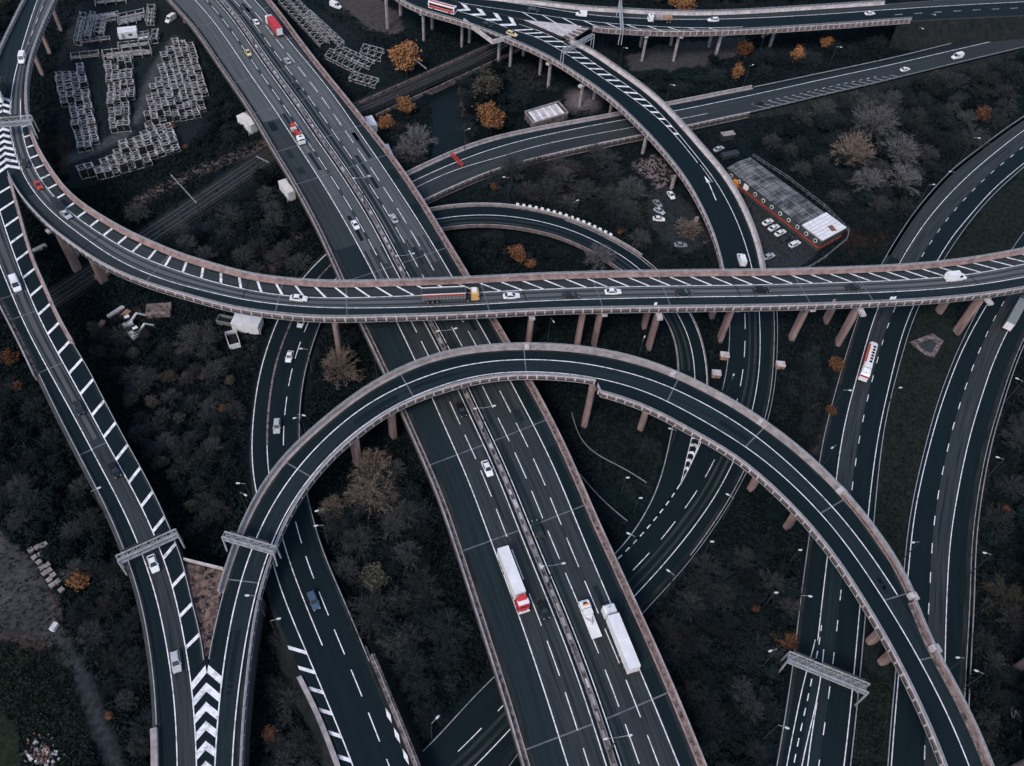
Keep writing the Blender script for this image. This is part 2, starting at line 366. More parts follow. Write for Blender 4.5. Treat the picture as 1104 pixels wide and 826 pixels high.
# central reserve: two rows of rail, rubble and blocks between
cb = MB(); mid = (m6m+m6m2)/2
M6.rib(cb, mid-.62, mid+.62, 'concrete_dirty', dz=.05)
for sgn in (-.5, .5):
    sweep(cb, M6, [(mid+sgn-.06, .45), (mid+sgn+.06, .45), (mid+sgn+.06, .75), (mid+sgn-.06, .75)], 'steel')
cr = cb.build('central_reserve', mv)
for q in np.arange(1, M6.L, 3.3):
    cb = MB(); cb.box(M6.at(q, M6.off(mid, q)+random.uniform(-.12, .12), .35)[0], (random.uniform(1.2, 2.3), random.uniform(.45, .8), .55), random.choice(['concrete', 'concrete', 'concrete_pale', 'concrete_dirty']), rz=M6.ang(q))
    cb.build('barrier_block', cr)
for q in np.arange(14, M6.L, 26):
    for f in (.12, .5, .88):
        i = int(np.argmin(abs(M6.S-q))); d = m6L[i]+(m6R[i]-m6L[i])*f; b = M6.at(q, d)[0]; b[2] = 0
        pb = MB(); pb.box(b+[0, 0, 4.1], (1.4, 2.6, 8.4), 'pier_face', rz=M6.ang(q)); pb.build('pier', mv)
foot(M6, m6L, m6R, 1.5, True)

# ---- high flyover across the picture (left to right); ref = nearside solid line
r1 = [(72,-70),(58,-40),(46,-15),(40,0),(30,30),(24,50),(18,72),(13.5,92),(11,112),(10,130),(12,150),(16,165),(24,187),(36,207),(60,233),(90,255),(120,277),(160,296),(200,309),(219,313),(254,322),(300,328.5),(348,332),(400,332),(439,331.6),(504,329),(580,324.5),(659,322),(760,320),(820,319.3),(884,317.5),(984,313.5),(1044,308.5),(1103,299),(1160,287)]
R1 = Road(Z(r1, 18.0), 5)
r1A = R1.tr([(55,0),(40,32),(28,62),(23,86),(22.5,105),(22,120),(24,140),(30,165),(40,187),(56,209),(76,229),(100,247),(130,265),(160,280),(190,291),(219,301),(260,311),(300,318),(340,321),(380,321),(439,319),(520,315),(568,313),(659,309.5),(760,308),(879,305.5),(964,302.5),(1014,299),(1044,296),(1103,285)], 0, 4)
r1F = R1.tr([(58,0),(44,30),(32,62),(27,86),(26,105),(27.5,125),(32,145),(40,165),(54,187),(70,209),(90,227),(120,246),(160,265),(200,282),(219,288),(270,302),(320,308),(380,310),(439,308),(560,303),(659,299.6),(760,298),(879,296),(964,292.5),(1024,287),(1103,274)], 0, 4)
r1N = R1.tr([(29,0),(14,30),(1,58),(-8,85),(-11,104),(-11.5,109)]+[(2,113),(4,130),(6,160),(10,187)], 0, 1.0)
_n2 = R1.tr([(26,213),(44,233),(60,249),(80,263),(110,283),(140,297),(180,311),(219,322),(260,332.5),(300,337.4),(350,341.4),(400,340.6),(439,339.4),(540,335.6),(659,331.4),(760,330),(879,327.6),(984,323),(1044,318),(1103,309.5)], 1.1, 4)
s_split = R1.sd(10.5, 189)[0]; s_free = R1.sd(26, 213)[0]
r1N = np.where(R1.S < s_split, r1N, np.where(R1.S > s_free, _n2, np.interp(R1.S, [s_split, s_free], [R1.off(r1N, s_split-.5), R1.off(_n2, s_free)])))
s_h0 = R1.sd(22, 118)[0]; s_c0 = R1.sd(10, 100)[0]
fl1 = empty('flyover', (0, 0, 0), 'high curved flyover crossing the whole picture with a hatched far edge', 'flyover')
mb = MB()
asphalt(mb, R1, [(r1F, 'asphalt_mid'), (r1A-.2, 'asphalt_worn_haze'), (-.25, 'asphalt_lane'), (r1N, None)])
for t in (.28, .72): R1.line(mb, r1A*(1-t), .55, 'asphalt_mid', s1=R1.sd(1200,280)[0], dz=.004)
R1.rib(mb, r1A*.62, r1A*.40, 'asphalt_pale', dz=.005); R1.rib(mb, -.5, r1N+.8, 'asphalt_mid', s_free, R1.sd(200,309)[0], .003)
R1.line(mb, r1F+.35, .7, 'asphalt_dirt', dz=.004); R1.line(mb, r1N-.3, .6, 'asphalt_dirt', s0=s_free, dz=.004)
R1.line(mb, 0, .26); R1.line(mb, r1A, .26, s0=s_h0-6)
sk = lambda u: float(np.interp(u, [s_h0, R1.sd(150,285)[0], R1.sd(300,318)[0], R1.sd(500,315)[0]], [-.25, -.2, -.75, -1.5]))
R1.hatch(mb, r1A, r1F, s_h0+4, 1e9, 5.9, sk, .75, f=(0, .97))
R1.dash(mb, (r1A+0)/2-.4, 4, 4.5, .18, s0=0, s1=R1.sd(26,48)[0])
R1.hatch(mb, 0-.3, r1N+.2, R1.sd(12,108)[0], s_split-1, 3.4, -.9, 1.5)       # right halves of the nose chevrons
for px, py in ((252,330),(296,325),(370,330),(462,330),(521,325),(564,325),(643,322),(716,322),(795,320),(865,318),(932,315),(1050,305),(158,297),(96,260)):
    u = R1.sd(px, py)[0]; R1.cross(mb, u, r1F, r1N, .32, 'joint_dark' if int(px) % 3 == 0 else 'joint', sk=1.2)
mb.build('carriageway', fl1)
m1 = MB(); u_s = s_split
deck_part(R1, r1F-.7, r1N+.0, fl1)
parapet(R1, r1F-.75, -1, fl1, verge=.75, inner='concrete_pink', vmat='concrete_pink', h=1.25)
parapet(R1, r1N+.02, 1, fl1, s0=s_split+.5, inner='concrete_pale', h=1.1)
parapet(R1, r1N+.02, 1, fl1, s1=R1.sd(-6,80)[0], inner='concrete', h=1.1)
for b, c in (((368,390),0),((622,372),0),((640,372),2.2),((694,352),0),((699,375),2.4),((776,366),2.4),((767,341),0),((853,365),2.6),((903,370),2.6),((890,346),0),((1031,358),2.6),((1012,336),0),((569,376),2.2),((84,291),1.5),((112,303),0),((54,58),0),((46,81),0),((66,33),0)):
    sl_ = b[0] < 70
    pier(fl1, R1, b, 1.0 if sl_ else 1.5, 1.4 if sl_ else 2.7, cap=c or None)
foot(R1, r1F, r1N, 1, True)

# ---- left ramp from the nose to the bottom (bottom to top); ref = hatch line
r3 = [(-12,108),(-11.5,125),(-11,150),(-9,178),(-5,207),(0,231),(6,247),(16,277),(26,303),(36,329),(54,366),(74,402),(96,442),(124,494),(144,529),(160,561),(174,595),(184,623),(193,659),(200,697),(206,731),(210,773),(212,825),(213,870)]
z3 = [18]*5+[17.6,17.2,16.6,16,15.4,14.2,13,11.8,10.2,9.3,8.6,8,7.5,7.1,7,7,7,7,7]
R3 = Road([(p[0], p[1], z) for p, z in zip(r3, z3)][::-1], 5)
r3S = R3.tr([(-14,250),(0,287),(10,309),(18,330),(38,372),(58,410),(76,442),(104,494),(124,533),(140,565),(150,591),(162,623),(172,659),(181,705),(186,741),(189,771),(191,825)], 0, 6)
r3Lf = R3.tr([(-22,270),(0,321),(9,336),(24,364),(42,404),(60,443),(74,469),(87,495),(105,529),(121,563),(133,593),(145,625),(154,660),(162,701),(166,737),(168,779),(170,826)], .3, 5)
_a = R3.tr([(10,190),(15,205),(22,231),(30,262),(40,291),(50,311),(60,336),(76,366),(84,378),(97,400),(116,438),(147,495),(170,539),(184,571),(197,603),(206,645),(216,680),(222,712),(222,770),(221.5,826)], 0, 3)
s_n = R3.sd(10, 190)[0]
_b = R3.tr([(2,113),(4,130),(6,160),(10,188)], 0, 1)
r3Rt = np.where(R3.S < s_n, _a, _b)
s_thin = R3.sd(79, 370)[0]; s_gore = R3.sd(222, 712)[0]; s_thinL = R3.sd(43, 406)[0]
rp3 = empty('slip_road_ramp', (0, 0, 0), 'ramp with hatched right edge descending along the left side of the picture', 'ramp')
mb = MB()
asphalt(mb, R3, [(r3Lf, 'asphalt'), (r3S+.2, 'asphalt_mid'), (-.25, 'asphalt'), (r3Rt, None)])
R3.rib(mb, r3S+.5, -.5, 'asphalt_worn_haze', R3.sd(110,470)[0], 1e9, .003)
for t in (.28, .74): R3.line(mb, r3S*t, .7, 'asphalt_track', dz=.006)
R3.line(mb, r3Rt-.35, .7, 'asphalt_dirt', s0=s_gore, dz=.004); R3.line(mb, r3Lf+.3, .6, 'asphalt_dirt', dz=.004)
R3.line(mb, 0, .26); R3.line(mb, r3S, .24); 
R3.hatch(mb, 0+.1, r3Rt-.15, R3.sd(202,700)[0], s_n-4, 7.2, .62, .85)
R3.hatch(mb, 0+.2, r3Rt-.02, s_n+1, 1e9, 3.4, .9, 1.5)
CHV = [717, 736, 756.5, 777, 798.5, 820, 842]
def half_chevron(rd, mb, d_out, d_in, k, wd):
    for y in CHV:
        u = rd.sd(222, y)[0]; b = rd.off(d_in, u); a = rd.off(d_out, u); w0 = abs(b-a)
        mb.face([rd.at(u-k*w0, a, .012)[0], rd.at(u, b, .012)[0], rd.at(u-wd, b, .012)[0], rd.at(u-k*w0-wd, a, .012)[0]], 'paint')
half_chevron(R3, mb, 0+.15, r3Rt, .85, 1.6)
for px, py in ((13,345),(40,310),(110,480),(48,400)):
    R3.cross(mb, R3.sd(px, py)[0], r3Lf, 0, .25)
mb.build('carriageway', rp3)
deck_part(R3, r3Lf-.4, r3Rt-.45, rp3)
parapet(R3, r3Lf-.85, -1, rp3, s0=s_thinL, verge=.85, inner='concrete_pink', ribs=False, rail=False)
parapet(R3, r3Rt, 1, rp3, s0=s_thin, s1=s_n, verge=.6, inner='concrete_pink', vmat='concrete_pink', h=1.2, ribs=False)
def guard(rd, d, root, s0=0, s1=1e9, m='galv', name='guard_rail', z=.55):
    g = MB(); sweep(g, rd, [(d-.08, z), (d+.08, z), (d+.08, z+.32), (d-.08, z+.32)], m, s0, s1)
    u = rd.us(s0, s1)
    for q in np.arange(u[0]+.6, u[-1], 3.2):
        g.box(rd.at(q, rd.off(d, q), z/2)[0], (.12, .12, z), 'steel_dark', rz=rd.ang(q))
    return g.build(name, root)
guard(R3, r3Rt-.1, rp3, s_gore, s_thin); guard(R3, r3Lf+.1, rp3, R3.sd(173,781)[0], s_thinL)
parapet(R3, r3Lf+.2, -1, rp3, s1=R3.sd(173,785)[0], verge=0, inner='concrete', ribs=False, rail=False, th=1.2)
def skirt(rd, d, side, root, s0, s1, k=0.0, name='retaining_wall', m='concrete_dark'):
    g = MB(); u = rd.us(s0, s1); o = rd.off(d, u); z = np.interp(u, rd.S, rd.P[:, 2])
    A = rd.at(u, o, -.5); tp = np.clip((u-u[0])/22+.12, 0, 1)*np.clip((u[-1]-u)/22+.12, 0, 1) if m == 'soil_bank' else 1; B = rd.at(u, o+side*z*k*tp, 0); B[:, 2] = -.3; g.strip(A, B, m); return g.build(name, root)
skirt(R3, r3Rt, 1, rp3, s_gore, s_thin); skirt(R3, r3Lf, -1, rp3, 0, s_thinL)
for b in ((36,352),(60,390),(12,300),(30,335)): pier(rp3, R3, b, 1.6, 2.6)
foot(R3, r3Lf, r3Rt, 1, True)

# ---- the arch ramp (left foot, over, right foot); ref = outer solid line
r2 = [(230,880),(231,826),(234,781),(238,737),(242,709),(250,661),(260,623),(270,593),(278,573),(290,549),(306,523),(328,495),(350,472),(370,454),(390,439),(410,426),(439,413),(470,401),(500,393),(530,388.6),(560,387),(600,388),(630,391),(659,397),(700,407.6),(730,420),(760,435),(790,452),(820,473),(846,495),(879,526),(904,553),(924,577),(944,605),(964,635),(982,664),(1001,697),(1019,730),(1034,757),(1049,787),(1063,820),(1082,870)]
z2 = [7,7,7,7,7,7.3,8,8.8,9.5,10.3,11.2,12.4,13.4,14.2,14.9,15.6,16.4,17,17.4,17.6,17.6]+[17.6]*3+[17.4,17.2,17,16.8,16.5,16.3,16]+[15.6]*11
R2 = Road([(p[0], p[1], z) for p, z in zip(r2, z2)], 5)
r2I = R2.tr([(250,826),(252,791),(257,745),(263,705),(271,660),(278,633),(289,597),(300,569),(316,541),(335,514),(351,495),(380,468),(410,448),(439,430),(480,415),(520,404.5),(560,400.5),(600,402.5),(646,408),(659,411),(700,424),(740,444),(780,468),(823,495),(860,528),(884,553),(908,581),(934,619),(961,660),(980,691),(998,723),(1014,755),(1030,789),(1044,825)], 0, 6)
r2O = R2.tr([(222,826),(222,770),(222.5,713),(228,700),(236,661),(245,627),(254,601),(262,579),(272,555),(288,527),(311,495),(336,472),(364,448),(394,426),(439,400.5),(480,386),(520,380),(564,377.4),(620,380),(659,385.8),(700,397),(730,409),(780,434),(820,460),(860,490),(884,512),(910,539),(944,583),(974,629),(983,655),(998,697),(1022,737),(1044,781),(1062,826)], 0, 4)
s_g2 = R2.sd(223, 712)[0]
_n1 = R2.tr([(258,826),(262,761),(269,701),(274,660),(280,633),(294,595),(304,569),(318,541),(338,513),(353,495),(390,463.5),(439,431.6),(480,418),(520,407.5),(560,403),(600,404.6),(638,408)], 1.0, 5)
_n2 = R2.tr([(642,419.5),(659,425.5),(708,443),(746,465.5),(794,491.5),(830,521.5),(868,559.5),(908,610),(936,654),(968,708),(988,750),(1020,825)], 1.0, 5)
s_step = R2.sd(644, 408)[0]
r2N = np.where(R2.S < s_step, _n1, _n2)
rp2 = empty('arched_ramp', (0, 0, 0), 'ramp sweeping in a great arch over the motorway in the picture centre', 'ramp')
mb = MB()
asphalt(mb, R2, [(r2O, 'asphalt'), (.1, 'asphalt_lane'), (r2I, 'asphalt'), (r2N, None)])
for t in (.28, .74): R2.line(mb, r2I*t, .6, 'asphalt_lane', dz=.004)
R2.line(mb, r2O+.3, .6, 'asphalt_dirt', dz=.004, s0=s_g2); R2.line(mb, r2I+.9, .8, 'asphalt_dirt', dz=.004, s1=s_step)
for _ in range(12):
    q = random.uniform(0, R2.L); R2.line(mb, r2I*random.uniform(.3, .7), random.uniform(1.4, 2.6), random.choice(['asphalt_patch', 'asphalt']), q, q+random.uniform(4, 14), .003)
R2.line(mb, 0, .28, s1=R2.sd(968,642)[0]); R2.line(mb, r2I, .26)
half_chevron(R2, mb, 0-.15, r2O, .85, 1.6)
for px, py in ((258,627),(318,505),(432,405),(565,384),(730,410),(822,462),(906,540),(975,640),(1004,708)):
    u = R2.sd(px, py)[0]; R2.cross(mb, u, r2O, r2I, .3, 'joint')
mb.build('carriageway', rp2)
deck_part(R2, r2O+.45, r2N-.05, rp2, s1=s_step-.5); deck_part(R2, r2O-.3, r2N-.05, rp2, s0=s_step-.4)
s_o0 = R2.sd(243,640)[0]
parapet(R2, r2O-.7, -1, rp2, s0=s_o0, s1=R2.sd(979,646)[0], verge=.75, inner='concrete', vmat='concrete', h=1.15)
R2.rib(rb_ := MB(), r2O-.68, r2O-.08, 'concrete_rust', R2.sd(908,533)[0], R2.sd(977,640)[0], .106); rb_.build('verge_dirt', rp2)
parapet(R2, r2O-.4, -1, rp2, s0=R2.sd(982,650)[0], verge=.9, inner='concrete_pink', vmat='concrete_dirty', h=1.15)
parapet(R2, r2N, 1, rp2, s0=0, s1=s_step-.3, inner='concrete_pale', h=1.0)
parapet(R2, r2N, 1, rp2, s0=s_step+.3, inner='concrete_pale', h=1.0)
for b, c in (((630,458),0),((691,461),0),((810,526),0),((849,567),0),((939,691),0),((952,713),0),((424,470),0),((386,500),0)): pier(rp2, R2, b, 1.8, 2.6)
for px, py in ((567,368),(729,396),(825,450),(910,527),(979,645),(1011,699)):
    u, d = R2.sd(px, py, -.2); c = MB(); o = R2.off(r2O, u)
    c.box(R2.at(u, o-1.7, -.4)[0], (1.7, 1.6, .8), 'concrete_pale', rz=R2.ang(u)); c.box(R2.at(u, o-.4, .7)[0], (1.2, 1.1, 1.15), 'concrete_pale', rz=R2.ang(u)); c.build('bearing_shelf', rp2)
guard(R2, r2O+.15, rp2, s_g2, s_o0)
skirt(R2, r2N+.3, 1, rp2, 0, R2.sd(275,640)[0]); skirt(R2, r2O+.2, -1, rp2, s_g2, s_o0)
foot(R2, r2O, r2N, 1, True)

# ---- upper ramp curving down from the top (left to right); ref = near edge
r4 = [(404,-24),(440,5.5),(460,12),(480,18),(500,23),(530,34.5),(552,43),(580,54.5),(606,69),(630,85),(659,105),(680,125),(700,144),(718,165),(735,185),(751,211),(765,239),(774,262),(780,287),(784,306)]
z4 = [13.3,13.3,13.2,13.1,13,12.9,12.8,12.4,11.9,11.3,10.4,9.6,8.8,7.8,6.8,5.6,4.4,3.5,2.7,2.2]
R4 = Road([(p[0], p[1], z+1) for p, z in zip(r4, z4)], 5); R4.P[:, 2] -= 1   # traced on the wall top
r4F = R4.tr([(470,-20),(494,3.2),(515,8.5),(534,13.5),(552,18.5),(564,23),(584,33),(600,41),(612,46),(640,60),(659,74),(690,96),(712,114),(734,138),(757,165),(781,193),(799,225),(812,257),(819,287),(822,305)], 0, 4)
LL = R4.tr([(551,32),(580,40),(606,56),(632,72),(652,86),(660,91),(680,105),(700,119),(718,135),(734,153),(744,165),(752,176)], 0, 4)
LR = R4.tr([(558,26),(588,35),(616,52),(640,68),(659,81),(684,98),(706,116),(726,138),(748,165),(764,185),(780,209),(792,233),(802,259),(810,287)], 0, 4)
chL = R4.tr([(480,8),(494,12),(534,25),(547,30)], 0, 3)
up4 = empty('curved_ramp', (0, 0, 0), 'ramp curving down to the right from the top centre with a ladder of hatching', 'ramp')
mb = MB(); asphalt(mb, R4, [(r4F, 'asphalt'), (0, None)])
s_l0 = R4.sd(551,33)[0]; s_l1 = R4.sd(752,176)[0]
R4.line(mb, r4F+.35, .6, 'asphalt_dirt', dz=.004); R4.line(mb, -.35, .6, 'asphalt_dirt', dz=.004)
R4.line(mb, LR, .24, s0=R4.sd(558,27)[0]); R4.line(mb, LL, .24, s0=s_l0, s1=s_l1)
R4.hatch(mb, LL, LR, s_l0+.5, s_l1-12, 4.3, lambda u: float(np.interp(u, [s_l0, s_l0+40, s_l1], [1.0, .75, .35])), .95)
R4.line(mb, LL-.3, .2, s0=s_l1+1, s1=s_l1+9)
R4.line(mb, chL, .24, s0=R4.sd(480,8)[0], s1=R4.sd(547,30)[0])
mid4 = (chL+r4F)/2
for u in np.arange(R4.sd(490,10)[0], R4.sd(545,28)[0], 6.2):
    for a, b in ((chL, mid4), (r4F+.2, mid4)):
        A, B = R4.off(a, u), R4.off(b, u); k = abs(B-A)*1.1
        mb.face([R4.at(u, A, .012)[0], R4.at(u+k, B, .012)[0], R4.at(u+k+2.2, B, .012)[0], R4.at(u+2.2, A, .012)[0]], 'paint')
a0, ad = R4.sd(772,216); b0, bd = R4.sd(760,191)                     # straight ahead arrow
mb.face([R4.at(a0, ad-.15, .012)[0], R4.at(a0, ad+.15, .012)[0], R4.at(b0+2.5, bd+.15, .012)[0], R4.at(b0+2.5, bd-.15, .012)[0]], 'paint')
mb.face([R4.at(b0+2.5, bd-.7, .013)[0], R4.at(b0+2.5, bd+.7, .013)[0], R4.at(b0-.5, bd, .013)[0]], 'paint')
mb.build('carriageway', up4)
deck_part(R4, r4F+.4, -.1, up4, s1=R4.sd(606,45)[0]); deck_part(R4, r4F-.6, -.1, up4, s0=R4.sd(606,45)[0]+.1)
parapet(R4, 0, 1, up4, inner='concrete_pale', ribs=True, h=1.0)
parapet(R4, r4F-.9, -1, up4, s0=R4.sd(612,46)[0], verge=.9, inner='concrete_pale', vmat='concrete_pale', h=1.1)
for b in ((457,43),(466,31),(498,50),(506,46),(537,74),(550,71),(564,60),(591,94),(582,80),(625,116),(640,108),(658,121),(693,165),(724,203),(749,243),(418,30),(432,16)): pier(up4, R4, b, 1.0, 1.25, mtop='concrete', cap=1.2 if b[0] in (457,498,591,625) else None)
foot(R4, r4F, 0, 1, True)
# the three cornered refuge hung on its near side
tri = [un(500,23,13), un(531,46,13), un(551,41,12.8), un(530,34.5,12.9)]
g = MB(); g.face(tri, 'asphalt'); g.face([p-[0, 0, .6] for p in tri], 'concrete_dark')
rf = g.build('refuge_platform', up4)
g = MB()
for a, b in zip(tri[:3], tri[1:3]): g.bar(a+[0, 0, .3], b+[0, 0, .3], .35, 1.8, 'concrete_pale')
g.build('parapet', rf)

# ---- road along the top edge (left to right); ref = far solid line
r5 = [(420,-28),(494,-6),(530,0),(580,7),(610,12.3),(640,16.5),(660,18.3),(720,20.8),(760,21),(800,20),(879,16),(964,10),(1044,5),(1103,2),(1170,-2)]
R5 = Road(Z(r5, [(0,13.3),(.45,13),(.75,12),(1,9)]), 5)
r5F = R5.tr([(506,-2),(560,3.5),(610,9.5),(659,13.2),(740,17),(800,15.4),(879,10.4),(954,5.5),(1044,-1),(1103,-5)], 0, 5)
_n = R5.tr([(640,29),(659,30),(700,33),(760,33),(840,29.6),(879,27),(924,24),(970,20.5),(1103,14)], 1, 5)
_m = R5.tr([(470,-20),(494,3.2),(515,8.5),(534,13.5),(552,18.5),(562,20.5),(590,23.5),(616,26),(634,28)], 0, 3)
s5 = R5.sd(636,28)[0]; r5N = np.where(R5.S < s5, _m, _n); r5N = gsm(r5N, 2)
up5 = empty('top_flyover', (0, 0, 0), 'elevated road on slim piers along the top right edge', 'flyover')
mb = MB(); asphalt(mb, R5, [(r5F, 'asphalt_mid'), (-.1, 'asphalt'), (r5N, None)])
hb = R5.tr([(494,2.5),(530,8),(560,13),(600,18.5),(650,24),(690,27.5),(740,30),(800,29)], 0, 6)
R5.line(mb, 0, .3); R5.line(mb, hb, .25, s0=R5.sd(494,3)[0], s1=R5.sd(800,28)[0])
R5.hatch(mb, hb, r5N-.1, R5.sd(562,14)[0], R5.sd(780,30)[0], 8.2, 1.4, .8)
R5.dash(mb, r5N*.45, 4, 6, .2, s0=R5.sd(960,12)[0])
mb.build('carriageway', up5)
deck_part(R5, r5F-.6, r5N-.4, up5)
s5e = R5.sd(968,10)[0]
parapet(R5, r5F-.9, -1, up5, s1=R5.sd(954,5)[0], verge=.9, inner='concrete_pale', vmat='concrete_pale', h=1.1)
parapet(R5, r5N, 1, up5, s0=s5+1, s1=s5e, inner='concrete_pale', h=1.0, low=-1.1)
skirt(R5, r5N, 1, up5, s5e-6, 1e9, .7, 'embankment', 'soil_bank')
for b in ((692,65),(690,50),(726,65),(723,48),(771,62),(764,50),(830,50),(822,40)): pier(up5, R5, b, 1.1, 1.4, mtop='concrete', cap=1.3 if b[1] > 60 else None)
foot(R5, r5F, r5N, 1, True)
# pale triangle and notch where the two decks part
g = MB(); zt = 13.0
P3 = [un(x, y, zt+.03) for x, y in ((564,21.5),(616,26.2),(628,28.5),(606,39.5))]
g.face(P3, 'concrete_pale'); g.face([p-[0, 0, .9] for p in P3], 'concrete_dark')
P4 = [un(x, y, zt) for x, y in ((606,39.8),(628,28.8),(638,29.4),(614,45))]
g.face(P4, 'concrete_dirty'); 
for t in (.2, .4, .6, .8): g.bar(P4[0]*(1-t)+P4[1]*t+[0, 0, .2], P4[3]*(1-t)+P4[2]*t+[0, 0, .2], .3, .3, 'concrete_pale')
g.build('gore_slab', up5)

# ---- road passing under that ramp (left to right); ref = upper solid line
r6 = [(380,232),(420,208),(446,195),(480,179.5),(517,165),(560,152),(610,141),(659,131.5),(728,119.5),(780,109),(840,96),(879,87.3),(964,69),(1024,55),(1103,37),(1180,19)]
R6 = Road(Z(r6, 2.0), 5)
r6U = R6.tr([(449,185),(484,168.5),(520,154.5),(568,143),(620,133),(659,126),(722,113),(780,101.5),(812,95.5),(879,81.5),(984,58.5),(1044,43.5),(1103,31)], .3, 5)
r6L = R6.tr([(457,216),(500,196.5),(538,181.5),(590,168),(620,160.5),(659,152.5),(744,135),(780,127),(806,122),(879,104.5),(934,92),(978,81),(1040,66),(1103,51)], .4, 5)
r62 = R6.tr([(449,202),(478,188),(506,178),(536,171),(556,164),(600,152.5),(659,141.5)], 0, 5)
lo = empty('low_overpass', (0, 0, 0), 'low road bridge passing beneath the curved ramp towards the upper right', 'overpass')
mb = MB(); asphalt(mb, R6, [(r6U, 'asphalt_lane'), (0, 'asphalt_mid'), (r6L, None)])
R6.line(mb, 0, .28); R6.line(mb, r62, .22, s1=R6.sd(764,123)[0])
s6h = R6.sd(812,114)[0]; d6 = R6.tr([(812,112),(850,104),(884,96),(906,91)], 0, 4)
R6.dash(mb, d6, 1.6, 2.2, .2, s0=s6h, s1=s6h+62); R6.hatch(mb, d6+.8, r6L-.1, s6h, s6h+70, 4, 1.2, .5, 'paint_worn')
mb.build('carriageway', lo); s6e = R6.sd(806,121)[0]
deck_part(R6, r6U-.2, r6L+.2, lo, s1=s6e, depth=1.2)
parapet(R6, r6U-1.0, -1, lo, s1=R6.sd(812,96)[0], verge=1.0, inner='concrete', vmat='concrete', h=.9, rail=False)
parapet(R6, r6L, 1, lo, s1=s6e, inner='concrete_pale', h=.9, low=-1.6, rail=False)
guard(R6, r6U-.3, lo, R6.sd(812,96)[0], 1e9); guard(R6, r6L+.1, lo, s6e, 1e9, 'steel'); R6.line(ge := MB(), r6L-.5, .2, 'paint_worn', s0=s6e); R6.line(ge, r6U+.5, .5, 'asphalt_dirt', dz=.004); ge.build('edge_line', lo) 
skirt(R6, r6U-.6, -1, lo, 0, 1e9, 1.6, 'embankment', 'soil_bank'); skirt(R6, r6L, 1, lo, s6e, 1e9, 1.8, 'embankment', 'soil_bank')
foot(R6, r6U, r6L, 2)

# ---- loop road inside it (left to right); ref = white line
r7 = [(400,262),(440,244),(473,235),(500,232),(528,231),(560,234),(590,240),(620,249),(659,268.5),(680,281),(694,293),(715,315),(731,338),(740,354),(747,378),(750,408),(748,440),(736,480),(722,520),(704,551),(676,583),(640,615)]
R7 = Road(Z(r7, [(0,2.5),(.4,2.5),(.5,1.2),(.6,.15),(1,.15)]), 5)
r7U = R7.tr([(468,227.5),(500,223.5),(540,223.5),(580,229),(620,240.5),(659,259),(686,275),(712,296),(743,337),(756,370),(762,406),(760,440),(757,472),(745,500),(733,523),(708,555),(667,602)], 0, 5)
r7N = R7.tr([(479,246),(510,242.5),(550,244.5),(590,251.5),(620,262.5),(636,269.5),(659,284.5),(670,292),(717,344),(726,364),(730,390),(728,430),(722.6,464),(716,495),(707,525),(692,555),(668,591)], .2, 5)
lp = empty('loop_overpass', (0, 0, 0), 'inner loop road with chequered outer wall between motorway and curved ramp', 'overpass')
mb = MB(); asphalt(mb, R7, [(r7U, 'asphalt'), (r7N, None)])
R7.line(mb, 0, .26, s1=R7.sd(750,420)[0]); R7.line(mb, r7N-.4, .22, 'paint_worn', s0=R7.sd(717,344)[0])
s7 = R7.sd(757,474)[0]; s7e = R7.sd(733,523)[0]
r7c = R7.tr([(748,460),(745.7,471),(740,495),(733.5,522.6)], 0, 2)
R7.dash(mb, r7U, 1.5, 1.3, .3, s0=s7e); R7.line(mb, r7U+.35, .22, 'paint_worn', s0=R7.sd(610,236)[0], s1=R7.sd(743,337)[0]); R7.line(mb, r7U, .24, s0=R7.sd(743,337)[0], s1=s7e); R7.line(mb, r7N-.4, .2, 'paint_worn', s1=R7.sd(717,344)[0])
for t in (.3, .7): R7.line(mb, r7N*t, .7, 'asphalt_track', dz=.004, s1=R7.sd(745,400)[0])

mb.build('carriageway', lp); s7p = R7.sd(690,278)[0]
parapet(R7, r7U-.5, -1, lp, s1=s7p, verge=.5, inner='concrete', vmat='concrete_dirty', h=.9, rail=False)
a7 = R7.sd(558,222)[0]
for q in np.arange(a7, R7.sd(664,256)[0], 1.9):
    g = MB(); g.box(R7.at(q, R7.off(r7U, q)-.62, 1.35)[0], (.95, .3, .85), 'lamp_white', rz=R7.ang(q)); g.build('marker_board', lp)
parapet(R7, r7N, 1, lp, s1=R7.sd(668,290)[0], inner='concrete_pale', h=.55, rail=False, th=.25, ribs=False)
guard(R7, r7U-.1, lp, s7p, R7.sd(760,430)[0], 'concrete', 'kerb_rail', .4); guard(R7, r7N+.1, lp, R7.sd(668,290)[0], R7.sd(728,430)[0], 'concrete', 'kerb_rail', .4)
skirt(R7, r7U-.8, -1, lp, 0, s7p, 1.0, 'embankment', 'soil_bank')
foot(R7, r7U, r7N, 1.5)

# ---- ground road through the middle (bottom left to top); ref = centre dashes
r10 = [(430,868),(470,832),(493,813),(516,789),(527,777),(540,763),(610,690),(679,618),(690,608),(715,580),(735,553),(757,522),(771,495),(789,455),(795,432),(800,410),(803,382),(803.5,342),(802,318)]
R10 = Road(Z(r10, [(0,.15),(.94,.15),(1,.6)]), 5)
aL = R10.tr([(454,811),(498,760),(529,730),(600,664),(667,602),(708,555),(733,523),(745,500),(757,472),(777,420),(783,388),(785,350)], 0, 5)
aR = R10.tr([(520,868),(545,826),(556,810),(600,760),(693,660),(726,623),(746,600),(780,551),(802,511),(828,446),(835,390),(836,336)], 0, 5)
aS = R10.tr([(512,826),(548,788),(600,733),(703,623),(720,601),(748,569),(772,533),(789,501),(811,442),(819,388),(819,346)], 0, 6)
mb = MB(); asphalt(mb, R10, [(aL, 'asphalt'), (aR, None)])
